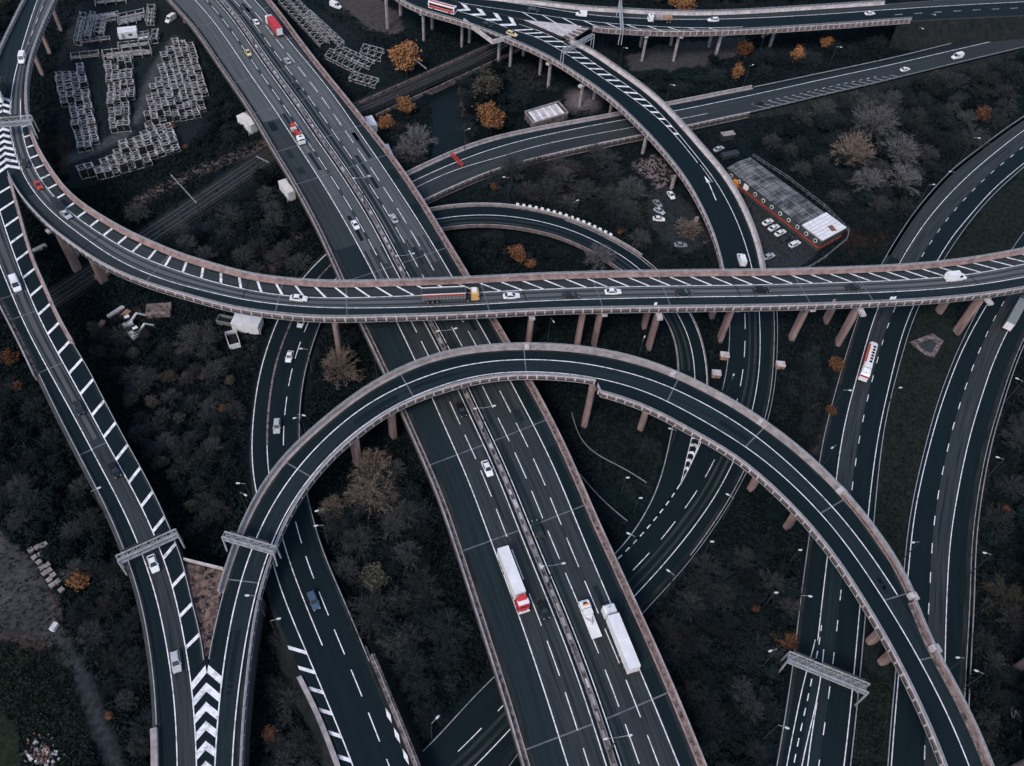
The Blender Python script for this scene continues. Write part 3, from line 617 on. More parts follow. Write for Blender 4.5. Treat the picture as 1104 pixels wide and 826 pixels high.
R10.line(mb, aR-.9, .9, 'asphalt_dirt', dz=.004)
for t in (-.85, .85): R10.line(mb, aS*.5+t, .7, 'asphalt_track', dz=.004)
R10.line(mb, aS, .22, 'paint'); R10.dash(mb, 0, 6.5, 4.8, .22, s0=3.5); R10.line(mb, aL+.5, .18, 'paint_worn', s0=R10.sd(777,420)[0])
R10.line(mb, aR-.4, .18, 'paint_worn', s0=R10.sd(746,600)[0])
R10.line(mb, aL+.4, .16, 'paint_worn', s1=R10.sd(600,664)[0])
# the chevron nose lies on the verge between the two roads
s_a = R10.sd(733.5,522.6)[0]; s_b = R10.sd(755,468)[0]
nl = R10.tr([(733.5,522.6),(740,495),(746,470)], 0, 1); nr = R10.tr([(733.8,522.6),(745,500),(758.5,470)], 0, 1); nm = (nl+nr)/2
R10.rib(mb, nl-.1, np.minimum(nr, aL+.02), 'asphalt', s_a, s_b+8, -.02)
R10.line(mb, nl, .22, s0=s_a, s1=s_b); R10.line(mb, nr, .22, s0=s_a, s1=s_b)
for u in np.arange(s_a+5, s_b, 2.6):
    for a in (nl, nr):
        A, B = R10.off(a, u), R10.off(nm, u); k = abs(B-A)*.6
        mb.face([R10.at(u, A, .014)[0], R10.at(u+k, B, .014)[0], R10.at(u+k+1, B, .014)[0], R10.at(u+1, A, .014)[0]], 'paint')
tag(mb.build('road'), kind='structure'); foot(R10, aL, aR, 1.0)

# ---- dual carriageway on the right: near pair (bottom to top)
r8a = [(830,870),(836,826),(850,770),(864,726),(876,704.5),(882,658),(891,601),(900,516),(904,495),(912,450),(924,406),(938,356),(945,335),(971,281),(982,263),(998,239),(1020,213),(1044,189),(1072,165),(1103,141),(1150,110)]
r8a = [(853,880),(862,826),(871,770),(877,730),(882,690),(886,650),(892,601),(899,540),(904,495),(912,450),(924,406),(938,356),(945,335),(971,281),(982,263),(998,239),(1020,213),(1044,189),(1072,165),(1103,141),(1150,110)]
R8 = Road(Z(r8a, .15), 6)
bL = R8.tr([(836,826),(848,754),(861,650),(868,601),(884,486),(896,438),(908,392),(920,356),(951,283),(968,255),(984,231),(1004,207),(1024,185),(1050,165),(1092,134)], 0, 6)
bD = R8.tr([(886,803),(893,752),(899,704.6),(903.5,669),(918,531),(922,502),(927,473),(932,446),(938,418),(951,370),(959,347),(1000,267),(1012,249),(1038,217),(1068,187),(1084,174)], 0, 6)
bS = R8.tr([(910,826),(920,729),(926.6,661),(936,553),(942,505),(948,466),(958,418),(970,370),(983,334),(1012,279),(1024,259),(1044,235),(1074,201),(1103,177)], 0, 6)
bR = R8.tr([(914.5,826),(923,743),(930,672),(940,561),(947,497),(958,430),(972,380),(987,336),(1020,275),(1038,249),(1062,219),(1103,181)], 0, 6)
mb = MB(); asphalt(mb, R8, [(bL, 'asphalt'), (-.2, 'asphalt_lane'), (bD, 'asphalt'), (bR, None)])
s8x = R8.sd(880,690)[0]; s8n = R8.sd(893,590)[0]
R8.rib(mb, -.1, bD-.3, 'asphalt_mid', s8n, 1e9, .004); R8.rib(mb, bL+.4, -.4, 'asphalt_mid', R8.sd(971,281)[0], 1e9, .004)
exl = R8.tr([(848,826),(856,784),(868,726),(876,704),(880,690)], 0, 3); nsl = R8.tr([(864,826),(872,790),(880,759),(885,732),(888,700)], 0, 3)
R8.line(mb, 0, .24, s0=s8x); R8.line(mb, exl, .22, s1=s8x); R8.dash(mb, (exl*.55+nsl*.45), 1.8, 1.6, .26, s1=s8x+4)
R8.line(mb, nsl, .24, s1=R8.sd(888,700)[0]); R8.line(mb, nsl+gsm(np.interp(R8.S, [0, R8.sd(880,759)[0]], [1.9, .1]), 2), .24, s1=R8.sd(881,757)[0])
R8.line(mb, bL+.6, 1.2, 'asphalt_dirt', dz=.004)
for t in (-.85, .85): R8.line(mb, bD*.5+t, .7, 'asphalt_track', dz=.006, s0=s8n)
R8.dash(mb, bD, 2.8, 5.2, .22, s0=2); R8.line(mb, bS, .24)
tag(mb.build('road'), kind='structure'); foot(R8, bL, bR, .6)
r8b = [(995,870),(997,826),(998,740),(999,700),(1001,657),(1003.5,626),(1004,593),(1007,560),(1012,529),(1018,499),(1025,470),(1032,443),(1041,418),(1049,394),(1059,371),(1068,350),(1088,316),(1112,278),(1140,236)]
R9b = Road(Z(r8b, .15), 6)
cL = R9b.tr([(957,826),(960,775),(966,734.5),(975,607),(985,539),(995,494),(1011,436),(1023,402),(1037,370),(1055,336),(1095,263),(1104,253)], 0, 6)
cSL = R9b.tr([(960.6,826),(964,775),(969,734),(980,610),(989,539),(999,494),(1016,434),(1028,400),(1042,368),(1059,338)], 0, 6)
cSR = R9b.tr([(1015,826),(1018,760),(1019.5,711),(1020.5,640),(1024,591),(1032,537),(1040,494),(1047,466),(1058,430),(1068,398),(1082,366),(1105,325)], 0, 6)
cR = R9b.tr([(1036,826),(1041,755),(1046,661),(1049,585),(1054,541),(1062,495),(1064,486),(1074,450),(1084,418),(1095,386),(1118,340)], 0, 6)
mb = MB(); asphalt(mb, R9b, [(cL, 'asphalt'), (cSL, 'asphalt'), (0, 'asphalt_mid'), (cSR, 'asphalt'), (cR, None)])
R9b.line(mb, cR-.8, 1.2, 'asphalt_dirt', dz=.004)
for t in (-.85, .85): R9b.line(mb, cSR*.5+t, .7, 'asphalt_track', dz=.004)
R9b.line(mb, cSL, .24); R9b.line(mb, cSR, .24); R9b.dash(mb, 0, 3.0, 5.4, .24, s0=1); R9b.line(mb, cR-.1, .16, 'paint_worn')
tag(mb.build('road'), kind='structure'); foot(R9b, cL, cR, .8)

# ---- road at the lower left centre (bottom to top); ref = lane dashes
r9 = [(440,880),(424,834),(412,809),(401,778),(386,738),(369,701),(354,663),(340,629),(327,596),(318,561),(308,520),(304,490),(305,470),(306,448),(310,420),(314,396),(323,370),(330,351),(342,325),(362,298),(392,272)]
R9 = Road(Z(r9, [(0,5),(.3,3.6),(.55,1.2),(.8,.4),(1,2.2)]), 6)
dL = R9.tr([(370,833),(346,768),(331,740),(318,712),(306,698),(291,663),(284,625),(277,560),(269,500),(270,470),(273,434),(280,396),(288,370),(297,346),(318,305)], 0, 6)
d1 = R9.tr([(381,826),(368,793),(350,751),(330,701),(312,661),(296,615),(285,560),(276,533),(272,494),(272,470),(275,434),(282,396),(290,370),(299,346)], 0, 5)
d2 = R9.tr([(348,696),(332,659),(320,627),(307,589),(297,550),(289,500),(288,478),(289,450),(293,414),(300,382),(312,352)], 0, 5)
d3 = R9.tr([(445,826),(439,807),(424,773),(410,739),(398,709),(372,645),(356,611),(342,571),(330,520),(324,466),(324,450),(327,416),(334,386),(345,352),(368,310)], 0, 5)
lw = empty('slip_road_bridge', (0, 0, 0), 'dark road running under the arch ramp to the bottom with diamond marks', 'road bridge')
mb = MB(); s_e = R9.sd(330,727)[0]; asphalt(mb, R9, [(dL, 'asphalt'), (d3, None)])
R9.line(mb, d3-.5, .9, 'asphalt_dirt', dz=.004); R9.line(mb, dL+.4, .8, 'asphalt_dirt', dz=.004)
R9.line(mb, d1, .26); R9.line(mb, d2, .24, s0=R9.sd(348,696)[0]); R9.line(mb, d3-.3, .16, 'paint_worn', s0=R9.sd(400,712)[0]); R9.line(mb, d2, .5, 'concrete_dirty', s0=R9.sd(289,480)[0], dz=.016)
R9.dash(mb, 0, 6.2, 3.6, .24, s0=5)
R9.hatch(mb, dL+.2, d1, 0, R9.sd(318,690)[0], 5.1, -.95, .95)
for x, y in ((419,771.5),(428,793),(437.5,816)):
    u, d = R9.sd(x, y); mb.face([R9.at(u-1.7, d, .013)[0], R9.at(u, d+.38, .013)[0], R9.at(u+1.7, d, .013)[0], R9.at(u, d-.38, .013)[0]], 'paint')
mb.build('carriageway', lw); deck_part(R9, dL, d3, lw, s1=s_e, depth=1.0)
parapet(R9, d3+.0, 1, lw, s1=R9.sd(398,709)[0], verge=.0, inner='concrete_dirty', ribs=False, rail=True, th=1.3, h=.8, top='concrete_dirty')
parapet(R9, dL-.0, -1, lw, s1=s_e, inner='concrete_dirty', ribs=False, rail=False, th=1.0, h=.8, top='concrete')
skirt(R9, dL, -1, lw, 0, R9.sd(284,625)[0], .9, 'embankment', 'soil_bank'); skirt(R9, d3+.8, 1, lw, 0, R9.sd(356,611)[0], .9, 'embankment', 'soil_bank')
foot(R9, dL, d3, 1)

# ------------------------------------------------------------------ the ground, one sheet
def inpoly(q, poly):
    x, y = q[:, 0], q[:, 1]; ins = np.zeros(len(q), bool); n = len(poly)
    for i in range(n):
        (x0, y0), (x1, y1) = poly[i], poly[(i+1) % n]
        c = ((y0 > y) != (y1 > y)); c &= x < (x1-x0)*(y-y0)/((y1-y0) if y1 != y0 else 1e-9)+x0; ins ^= c
    return ins
def segdist(q, line):
    d = np.full(len(q), 1e9)
    for (a, b) in zip(line, line[1:]):
        a = np.array(a, float); b = np.array(b, float); v = b-a; t = np.clip(((q-a)@v)/max(v@v, 1e-9), 0, 1)[:, None]
        d = np.minimum(d, np.linalg.norm(q-(a+t*v), axis=1))
    return d
from mathutils import noise as mn
def fbm(P, sc_, seed=0.0):
    return np.array([mn.fractal(Vector((p[0]*sc_+seed, p[1]*sc_-seed, seed)), 1.0, 2.0, 4) for p in P])
xs = np.concatenate([[-3000, -1200, -600], np.arange(-330, 331, 1.6), [600, 1200, 3000]])
ys = np.concatenate([[-1500, -500, -100], np.arange(-10, 460, 1.6), [700, 1400, 4000]])
GX, GY = np.meshgrid(xs, ys); G = np.stack([GX.ravel(), GY.ravel(), np.zeros(GX.size)], 1)
gz_n = fbm(G*[1, 1, 0], .09, 3.1)
Q = pr(np.where(G[:, 1:2] < -40, [0, 1e5, 0], G)); Qj = Q+np.stack([gz_n*5, fbm(G, .11, 9.7)*5], 1)
col = np.tile(np.array([.0048, .0098, .0120]), (len(G), 1)); n2 = fbm(G, .03, 5.5)
col = col*(1+.35*np.clip(n2, -1, 1))[:, None]+np.clip(n2-.2, 0, 1)[:, None]*np.array([.010, .007, .006])
def paint(mask, c, k=1.0):
    k = np.asarray(mask, float)*k; c = np.array(c, float)
    col[:] = col*(1-k[:, None])+c*k[:, None]
YARD = [(62,60),(72,35),(85,5),(110,-10),(185,-10),(205,35),(222,60),(228,100),(222,130),(200,162),(150,178),(100,200),(70,205),(60,170)]
paint(inpoly(Qj, YARD), (.011, .0155, .018))
paint(np.clip(1.6-segdist(Q, [(188,44),(172,68),(160,92),(152,122),(136,143),(104,160),(62,176)])/4.5, 0, 1), (.055, .058, .061))
paint(inpoly(Qj, [(70,52),(82,20),(92,40),(100,58),(90,62)]), (.045, .04, .038), .7)
WASTE = [(-20,550),(14,585),(34,600),(52,628),(66,650),(70,690),(45,704),(14,694),(-20,690)]
paint(inpoly(Qj, WASTE), (.036, .037, .040)); paint(inpoly(Qj, WASTE)*np.clip(gz_n*.9+.25, 0, 1), (.066, .061, .062), .8); paint(inpoly(Qj, WASTE)*np.clip(n2*2-.1, 0, 1), (.018, .019, .019), .8); 
paint(np.clip(1-segdist(Q, [(58,640),(68,662),(72,690),(66,700)])/8, 0, 1), (.085, .045, .032), .8)
FIELD = [(-20,690),(40,700),(66,700),(78,735),(92,780),(98,840),(-20,840)]
paint(inpoly(Qj, FIELD), (.013, .019, .012)); paint(np.clip(1-abs(segdist(Q, [(10,690),(50,702),(68,730),(76,745)])-2)/14, 0, 1)*(n2 > -.3), (.045, .024, .017), .7)
paint(np.clip(1.5-segdist(Q, [(62,688),(80,712),(96,750),(110,790),(128,830)])/8, 0, 1), (.030, .034, .038))
MED = [(1110,178),(1066,218),(1040,252),(1020,278),(988,340),(972,385),(958,430),(947,500),(941,560),(930,690),(918,830),(958,830),(966,730),(975,607),(985,539),(995,494),(1011,436),(1037,370),(1060,330),(1110,250)]
paint(inpoly(Q, MED), (.012, .0165, .0150)); paint(inpoly(Q, MED)*np.clip(n2+.3, 0, 1), (.019, .021, .016), .6)
paint(inpoly(Qj, [(612,425),(640,440),(700,470),(715,490),(705,520),(690,550),(640,480)]), (.014, .021, .020))
paint(inpoly(Qj, [(682,174),(700,168),(718,172),(727,188),(712,204),(698,196)]), (.20, .155, .16), .9)
paint(inpoly(Qj, [(698,206),(718,198),(745,222),(768,262),(740,274),(712,256),(698,240)]), (.022, .026, .029))
paint(inpoly(Q, [(800,205),(815,218),(884,262),(886,270),(860,290),(826,290),(812,240)]), (.026, .029, .032))
paint(np.clip(1.4-np.hypot(Q[:, 0]-628, (Q[:, 1]-108)*1.5)/19, 0, 1), (.13, .11, .112))
paint(inpoly(Qj, [(672,62),(700,50),(760,42),(805,40),(800,58),(770,68),(720,76),(680,76)]), (.050, .047, .049), .9)
paint(inpoly(Qj, [(352,-10),(372,8),(395,30),(425,38),(438,30),(425,10),(400,-10)]), (.062, .054, .053), .85)
paint(inpoly(Qj, [(538,70),(580,70),(600,100),(560,95)]), (.03, .028, .028), .8)
paint(np.clip(1.5-segdist(Q, [(150,216),(174,203),(219,182),(268,162),(285,155)])/5, 0, 1), (.115, .088, .078), .85)
paint(np.clip(1.5-segdist(Q, [(290,292),(308,268),(326,246)])/5.5, 0, 1), (.055, .042, .041), .9)
paint(np.clip(1.5-segdist(Q, [(496,84),(499,120),(502,165)])/2.5, 0, 1), (.05, .036, .034), .8)
paint(np.clip(1.6-segdist(Q, [(888,486),(902,440),(915,400)])/7, 0, 1), (.042, .033, .033), .7)
paint(inpoly(Qj, [(868,380),(884,372),(888,430),(880,500),(866,470)]), (.042, .032, .031), .7)
paint(np.clip(1.4-segdist(Q, [(1046,660),(1050,600),(1058,540),(1070,480),(1080,440)])/3.0, 0, 1), (.06, .035, .027), .7)
paint(inpoly(Qj, [(232,340),(262,350),(280,370),(262,400),(245,380)]), (.04, .036, .036), .7)
paint(inpoly(Qj, [(115,340),(150,330),(170,345),(150,365),(120,360)]), (.04, .032, .03), .7)
for c, p in (((.03, .017, .012), [(40,140),(75,150),(72,200),(52,190)]), ((.032, .018, .013), [(905,245),(960,250),(950,275),(910,272)]), ((.026, .02, .017), [(560,190),(690,200),(700,250),(600,225)])):
    paint(inpoly(Qj, p), c, .8)
hz = gz_n*.25-.28                                                   # little hummocks, always below the roads
hz = np.where(inpoly(Qj, YARD) | inpoly(Q, MED), -.05, hz)
hz = np.maximum(hz, 1.7*np.clip(1-np.hypot(Q[:, 0]-628, (Q[:, 1]-108)*1.5)/21, 0, 1)-.2)
hz = np.where((abs(G[:, 0]) > 400) | (G[:, 1] > 470) | (G[:, 1] < -15), -.3, hz)
RIVER = [(463,88),(492,86),(499,120),(506,172),(466,176),(464,140)]
hz = np.where(inpoly(Q, RIVER), -2.2, hz)
G[:, 2] = hz
nx, ny = len(xs), len(ys); idx = np.arange(nx*ny).reshape(ny, nx)
fc = np.stack([idx[:-1, :-1], idx[:-1, 1:], idx[1:, 1:], idx[1:, :-1]], -1).reshape(-1, 4)
def raw_mesh(name, V, Fq):
    me = bpy.data.meshes.new(name); k = Fq.shape[1]
    me.vertices.add(len(V)); me.vertices.foreach_set('co', np.asarray(V, np.float32).ravel())
    me.loops.add(Fq.size); me.loops.foreach_set('vertex_index', Fq.astype(np.int32).ravel())
    me.polygons.add(len(Fq)); me.polygons.foreach_set('loop_start', np.arange(0, Fq.size, k, dtype=np.int32)); 
    me.update(calc_edges=True); return me
gm = raw_mesh('ground', G, fc); at = gm.color_attributes.new('soil', 'FLOAT_COLOR', 'POINT')
at.data.foreach_set('color', np.concatenate([col, np.ones((len(col), 1))], 1).astype(np.float32).ravel())
m = bpy.data.materials.new('soil'); m.use_nodes = True; n = m.node_tree; b = n.nodes['Principled BSDF']; b.inputs['Roughness'].default_value = .95; b.inputs['Specular IOR Level'].default_value = .05
an = n.nodes.new('ShaderNodeAttribute'); an.attribute_name = 'soil'
gp = n.nodes.new('ShaderNodeNewGeometry'); nz = n.nodes.new('ShaderNodeTexNoise'); nz.inputs['Scale'].default_value = .8; nz.inputs['Detail'].default_value = 8; nz.inputs['Roughness'].default_value = .7
n.links.new(gp.outputs['Position'], nz.inputs['Vector'])
mr = n.nodes.new('ShaderNodeMapRange'); mr.inputs[1].default_value = .3; mr.inputs[2].default_value = .7; mr.inputs[3].default_value = .45; mr.inputs[4].default_value = 1.6
n.links.new(nz.outputs['Fac'], mr.inputs[0])
vm = n.nodes.new('ShaderNodeVectorMath'); vm.operation = 'SCALE'; n.links.new(an.outputs['Color'], vm.inputs[0]); n.links.new(mr.outputs[0], vm.inputs['Scale'])
n.links.new(vm.outputs[0], b.inputs['Base Color'])
bp = n.nodes.new('ShaderNodeBump'); bp.inputs['Strength'].default_value = .6; bp.inputs['Distance'].default_value = .5; n.links.new(nz.outputs['Fac'], bp.inputs['Height']); n.links.new(bp.outputs[0], b.inputs['Normal'])
MATS['soil'] = m; gm.materials.append(m)
go = bpy.data.objects.new('ground', gm); COL.objects.link(go); tag(go, kind='structure')
wb = MB(); wb.face([un(x, y, -1.4) for x, y in ((461,84),(494,82),(501,118),(510,178),(462,182),(460,140))], 'water'); tag(wb.build('river_water'), kind='structure')
# brown waste strip in the fork of the two ramps
mat('scrub_brown', (.20, .125, .10), (.022, .023, .022), 1.1, .95, 9, lo=.38, hi=.60)
g = MB(); g.face([un(x, y, 6.75) for x, y in ((199,607),(241,615),(238,640),(229,690),(223,711),(221,711),(213,676),(206,640))], 'scrub_brown'); tag(g.build('fork_ground'), kind='structure')
g = MB(); g.face([un(x, y, 6.93) for x, y in ((221,708),(224,708),(224,830),(220,830))], 'asphalt'); tag(g.build('fork_pavement'), kind='structure')
g = MB(); A, B = un(198,603,7.5), un(241,613.5,7.5)
g.bar(A, B, .35, 1.0, 'concrete_pale'); g.bar(A-[0, 0, 4], B-[0, 0, 4], .3, 7, 'concrete_dark')
o = g.build('retaining_wall'); tag(o, 'pale topped end wall closing the fork between the two lower left ramps', 'wall')
# railway: ballast bed and rails
rl = [(20,345),(60,318),(100,291),(154,256),(219,213),(285,169),(340,131),(396,110),(440,90),(520,55),(580,24)]
RL = Road([(x, y+3, .25) for x, y in rl], 10)
g = MB(); RL.rib(g, -3.9, 3.9, 'ballast'); RL.rib(g, -5.0, -3.9, 'soil_bank', dz=-.3); RL.rib(g, 3.9, 5.0, 'soil_bank', dz=-.3)
tag(g.build('railway_bed'), kind='structure')
mat('rack_fill0', (.032, .033, .034), (.018, .02, .021), .7, .95, 5)
g = MB()
for c in (-1.8, 1.8):
    for q in np.arange(0, RL.L, 1.3): g.box(RL.at(q, c, .06)[0], (.26, 2.4, .1), 'rack_fill0', rz=RL.ang(q))
tag(g.build('sleepers'), kind='structure')
for c in (-1.8, 1.8):
    o = empty('railway_track', (0, 0, 0), 'far railway track of the pair crossing under the motorway' if c < 0 else 'near railway track of the pair crossing under the motorway', 'railway track', 'railway tracks under the motorway')
    for r_ in (-.75, .75):
        g = MB(); sweep(g, RL, [(c+r_-.09, .12), (c+r_+.09, .12), (c+r_+.09, .28), (c+r_-.09, .28)], 'rail_steel'); g.build('rail', o)
RB = Road([(396,119,.3),(440,99,.3),(520,63,.3),(560,44,.3)], 5)
for d_, nm_ in ((-4.9, 'pale parapet on the far side of the railway beside the orange tree'), (5.2, 'pale parapet on the near side of the railway above the river')):
    g = MB(); sweep(g, RB, [(d_-.2, -1.5), (d_-.2, 1.0), (d_+.2, 1.0), (d_+.2, -1.5)], 'concrete_dirty'); tag(g.build('railway_parapet'), nm_, 'wall', 'railway parapets')

# ------------------------------------------------------------------ vehicles (each faces +x)
def paint_mat(name, c, rough=.35, spec=.5):
    m = mat('paint_'+name, c, tuple(q*.82 for q in c), .9, rough, 3); return m
for nme, c in (('white', (.78, .77, .77)), ('silver', (.42, .43, .45)), ('black', (.008, .011, .013)), ('dark_grey', (.022, .027, .031)), ('dark_green', (.014, .024, .024)),
               ('red', (.45, .06, .045)), ('cream', (.66, .50, .30)), ('blue', (.05, .09, .14)), ('lorry_red', (.50, .035, .045)), ('orange', (.72, .26, .05)), ('amber', (.62, .36, .13)), ('grey', (.22, .24, .25)), ('tipper_grey', (.13, .135, .14))): paint_mat(nme, c)
def loft(mb, rings, m, ends=True):
    for A, B in zip(rings, rings[1:]): mb.strip(A+[A[0]], B+[B[0]], m)
    if ends: mb.face(rings[0], m); mb.face(rings[-1][::-1], m)
def wheel(root, x, y, r=.32, wd=.22):
    g = MB(); g.tube((x, y-wd/2, r), (x, y+wd/2, r), r, r, 'tyre', 12); w_ = g.build('wheel', root)
    h_ = MB(); s_ = 1 if y > 0 else -1; h_.tube((x, y+s_*(wd/2-.02), r), (x, y+s_*(wd/2+.015), r), r*.62, r*.55, 'rim', 10); h_.build('rim', w_)
def cabin(mb, gl, x0, x1, x2, x3, hw, zb, zt, hr, p):
    "greenhouse: rear base x0, rear roof x1, front roof x2, front base x3"
    B = [(x0, -hw, zb), (x3, -hw, zb), (x3, hw, zb), (x0, hw, zb)]; Tp = [(x1, -hr, zt), (x2, -hr, zt), (x2, hr, zt), (x1, hr, zt)]
    mb.face(Tp, p); mid_ = [((a[0]+b[0])/2, (a[1]+b[1])/2, zt+.05) for a, b in zip(Tp, Tp)]
    mb.face([(x1+.12, -hr*.8, zt+.045), (x2-.12, -hr*.8, zt+.045), (x2-.12, hr*.8, zt+.045), (x1+.12, hr*.8, zt+.045)], p)
    for i in range(4):
        j = (i+1) % 4; a, b, c, d = [np.array(q, float) for q in (B[i], B[j], Tp[j], Tp[i])]; mb.face([a, b, c, d], p)
        nn = np.cross(b-a, d-a); nn /= np.linalg.norm(nn); cen = (a+b+c+d)/4
        if nn.dot(cen-np.array([(x0+x3)/2, 0, (zb+zt)/2])) < 0: nn = -nn
        q = [cen+(v-cen)*np.array([.86, .86, .82])+nn*.012 for v in (a, b, c, d)]
        g = MB(); g.face(q, 'glass_dark'); gl.append((['side_window', 'windscreen', 'side_window', 'rear_window'][i], g))
def make_car(L=4.3, W=1.78, est=False, van=False, hgt=1.46):
    root = empty('car', (0, -400, 0)); mb = MB(); gl = []; p = 'paint_white'; h = L/2; hw = W/2
    zb = .92 if not van else 1.15
    S = [(-h, .80, .42, zb-.22), (-h+.12, .93, .28, zb-.08), (-h+.55, 1, .22, zb), (-.3, 1, .2, zb+.02), (h*.42, 1, .2, zb), (h-.45, .97, .22, zb-.12), (h-.12, .86, .28, zb-.24), (h, .66, .42, zb-.36)]
    rings = [[(x, -hw*f*.92, z0), (x, -hw*f, z0+.3), (x, -hw*f*.97, z1-.08), (x, -hw*f*.84, z1), (x, hw*f*.84, z1), (x, hw*f*.97, z1-.08), (x, hw*f, z0+.3), (x, hw*f*.92, z0)] for x, f, z0, z1 in S]
    loft(mb, rings, p)
    if van: cabin(mb, gl, -h+.06, -h+.14, h*.30, h*.62, hw*.95, zb-.02, hgt, hw*.84, p)
    elif est: cabin(mb, gl, -h+.1, -h+.5, h*.08, h*.46, hw*.92, zb-.02, hgt, hw*.72, p)
    else: cabin(mb, gl, -h*.80, -h*.46, h*.06, h*.46, hw*.92, zb-.02, hgt, hw*.70, p)
    b = mb.build('body', root, smooth=False)
    for nme, g in gl:
        if van and nme == 'side_window':
            g.v = [((v[0]-h*.3)*.25+h*.40, v[1], (v[2]-1.5)*.75+1.58) for v in g.v]
        if van and nme == 'rear_window': continue
        g.build(nme, root)
    for x in (-h+.75, h-.8):
        for y in (-hw+.12, hw-.12): wheel(root, x, y)
    for y in (-hw*.62, hw*.62):
        g = MB(); g.box((h-.13, y, zb-.34), (.24, .34, .14), 'light_white'); g.build('headlight', root)
        g = MB(); g.box((-h+.05, y*1.12, zb-.22), (.12, .26, .16), 'light_red'); g.build('tail_light', root)
    for y in (-hw-.08, hw+.08):
        g = MB(); g.box((h*.36, y, zb+.06), (.14, .18, .13), p); g.build('wing_mirror', root)
    return root
def lorry_cab(root, x, p, W=2.5, zt=3.5, L=2.2, deflector=True):
    g = MB(); S = [(x-L/2, 1, .6, zt), (x+L*.25, 1, .6, zt-.05), (x+L/2-.12, .98, .6, zt-.45), (x+L/2, .9, .65, zt-1.5)]
    rings = [[(a, -W/2*f, z0), (a, -W/2*f, z1-.15), (a, -W/2*f*.88, z1), (a, W/2*f*.88, z1), (a, W/2*f, z1-.15), (a, W/2*f, z0)] for a, f, z0, z1 in S]
    loft(g, rings, p); c = g.build('cab', root)
    g = MB(); g.face([(x+L/2-.03, -W*.42, zt-1.45), (x+L/2-.03, W*.42, zt-1.45), (x+L/2-.09, W*.40, zt-.5), (x+L/2-.09, -W*.40, zt-.5)], 'glass_dark'); g.build('windscreen', c)
    g = MB(); g.box((x-.1, 0, zt+.03), (.7, .9, .08), 'glass_dark'); g.build('roof_hatch', c)
    if deflector:
        g = MB(); g.face([(x+.35, -W*.4, zt), (x+.35, W*.4, zt), (x-L/2, W*.4, zt+.5), (x-L/2, -W*.4, zt+.5)], p); g.face([(x-L/2, -W*.4, zt), (x-L/2, W*.4, zt), (x-L/2, W*.4, zt+.5), (x-L/2, -W*.4, zt+.5)], p); g.build('wind_deflector', c)
    for y in (-W/2-.16, W/2+.16):
        g = MB(); g.box((x+L/2-.25, y, zt-1.1), (.12, .2, .6), 'glass_dark'); g.build('wing_mirror', c)
    for y in (-.85, .85):
        g = MB(); g.box((x+L/2, y, .95), (.1, .4, .22), 'light_white'); g.build('headlight', c)
    return c
def chassis(root, x0, x1, axles):
    g = MB(); g.box(((x0+x1)/2, 0, .92), (x1-x0, 1.0, .3), 'steel_dark'); g.build('chassis', root)
    for x in axles:
        for y in (-1.05, 1.05): wheel(root, x, y, .5, .38)
def make_artic(box, cabp, L=13.2, name='lorry', ribs=11, top=None, dfl=True):
    root = empty(name, (0, -400, 0)); T_ = L+3.0; x0 = -T_/2; x1 = x0+L
    chassis(root, x0+.3, T_/2-.4, (x0+1.6, x0+2.9, x0+4.2, T_/2-4.1, T_/2-1.2))
    g = MB(); g.box(((x0+x1)/2, 0, 2.6), (L, 2.5, 2.85), box)
    for k in range(ribs+1): g.box((x0+.06+(L-.12)*k/ribs, 0, 4.04), (.07, 2.46, .03), top or box)
    t = g.build('trailer', root)
    g = MB(); g.box((x0-.02, 0, 2.55), (.05, 2.3, 2.6), 'white_metal'); g.build('rear_door', t)
    for y in (-1, 1):
        g = MB(); g.box((x0-.04, y, 1.0), (.08, .4, .2), 'light_red'); g.build('tail_light', t)
    lorry_cab(root, T_/2-1.3, cabp, deflector=dfl); return root
def dress(root, p):
    "give the body of a copied car its own paint"
    for c in root.children:
        if c.name.split('.')[0] in ('body', 'wing_mirror'):
            c.material_slots[0].link = 'OBJECT'; c.material_slots[0].material = MATS['paint_'+p]
PROTO = dict(hatch=make_car(4.1, 1.76), saloon=make_car(4.6, 1.8, hgt=1.42), estate=make_car(4.7, 1.82, est=True, hgt=1.5), van=make_car(5.4, 2.05, van=True, hgt=2.3))
USED = set()
def car(kind, p, pos, rz, label, name=None, group=None, cat='car'):
    o = PROTO[kind]
    if kind in USED: o = copy_tree(o, pos, rz, label)
    else: USED.add(kind); o.location = pos; o.rotation_euler = (0, 0, rz); o['label'] = label
    o['category'] = cat; o.name = name or ('van' if kind == 'van' else 'car')
    if group: o['group'] = group
    dress(o, p); return o
def on(rd, px, py, h=.8):
    u, d = rd.sd(px, py, h); q = rd.at(u, d, .03)[0]; return q, rd.ang(u)
def drive(kind, p, rd, px, py, dr, label, **k):
    q, a = on(rd, px, py); return car(kind, p, tuple(q), a+(0 if dr > 0 else math.pi), label, **k)
D, U = -1, 1
drive('saloon', 'white', M6, 525.5, 504.5, D, 'white saloon in the lane beside the central reserve below the arch ramp')
drive('saloon', 'black', M6, 497, 441, D, 'black car emerging on the motorway right under the arch ramp')
drive('saloon', 'dark_green', M6, 580, 570, U, 'dark green car on the motorway between the two white lorries beside the central reserve')
drive('hatch', 'black', M6, 586, 657, D, 'black hatchback beside the red cab of the white lorry')
drive('hatch', 'white', M6, 383, 242, D, 'white car on the motorway just above the high flyover')
drive('hatch', 'silver', M6, 424.5, 235, U, 'silver car on the motorway just above the high flyover right of the reserve')
drive('hatch', 'cream', M6, 267.5, 56.5, D, 'cream car on the motorway alone in its lane near the steel yard')
drive('hatch', 'white', M6, 276, 23, U, 'white car passing the red lorry near the top of the motorway')
drive('hatch', 'silver', M6, 310, 65, U, 'silver car following the red lorry on the motorway')
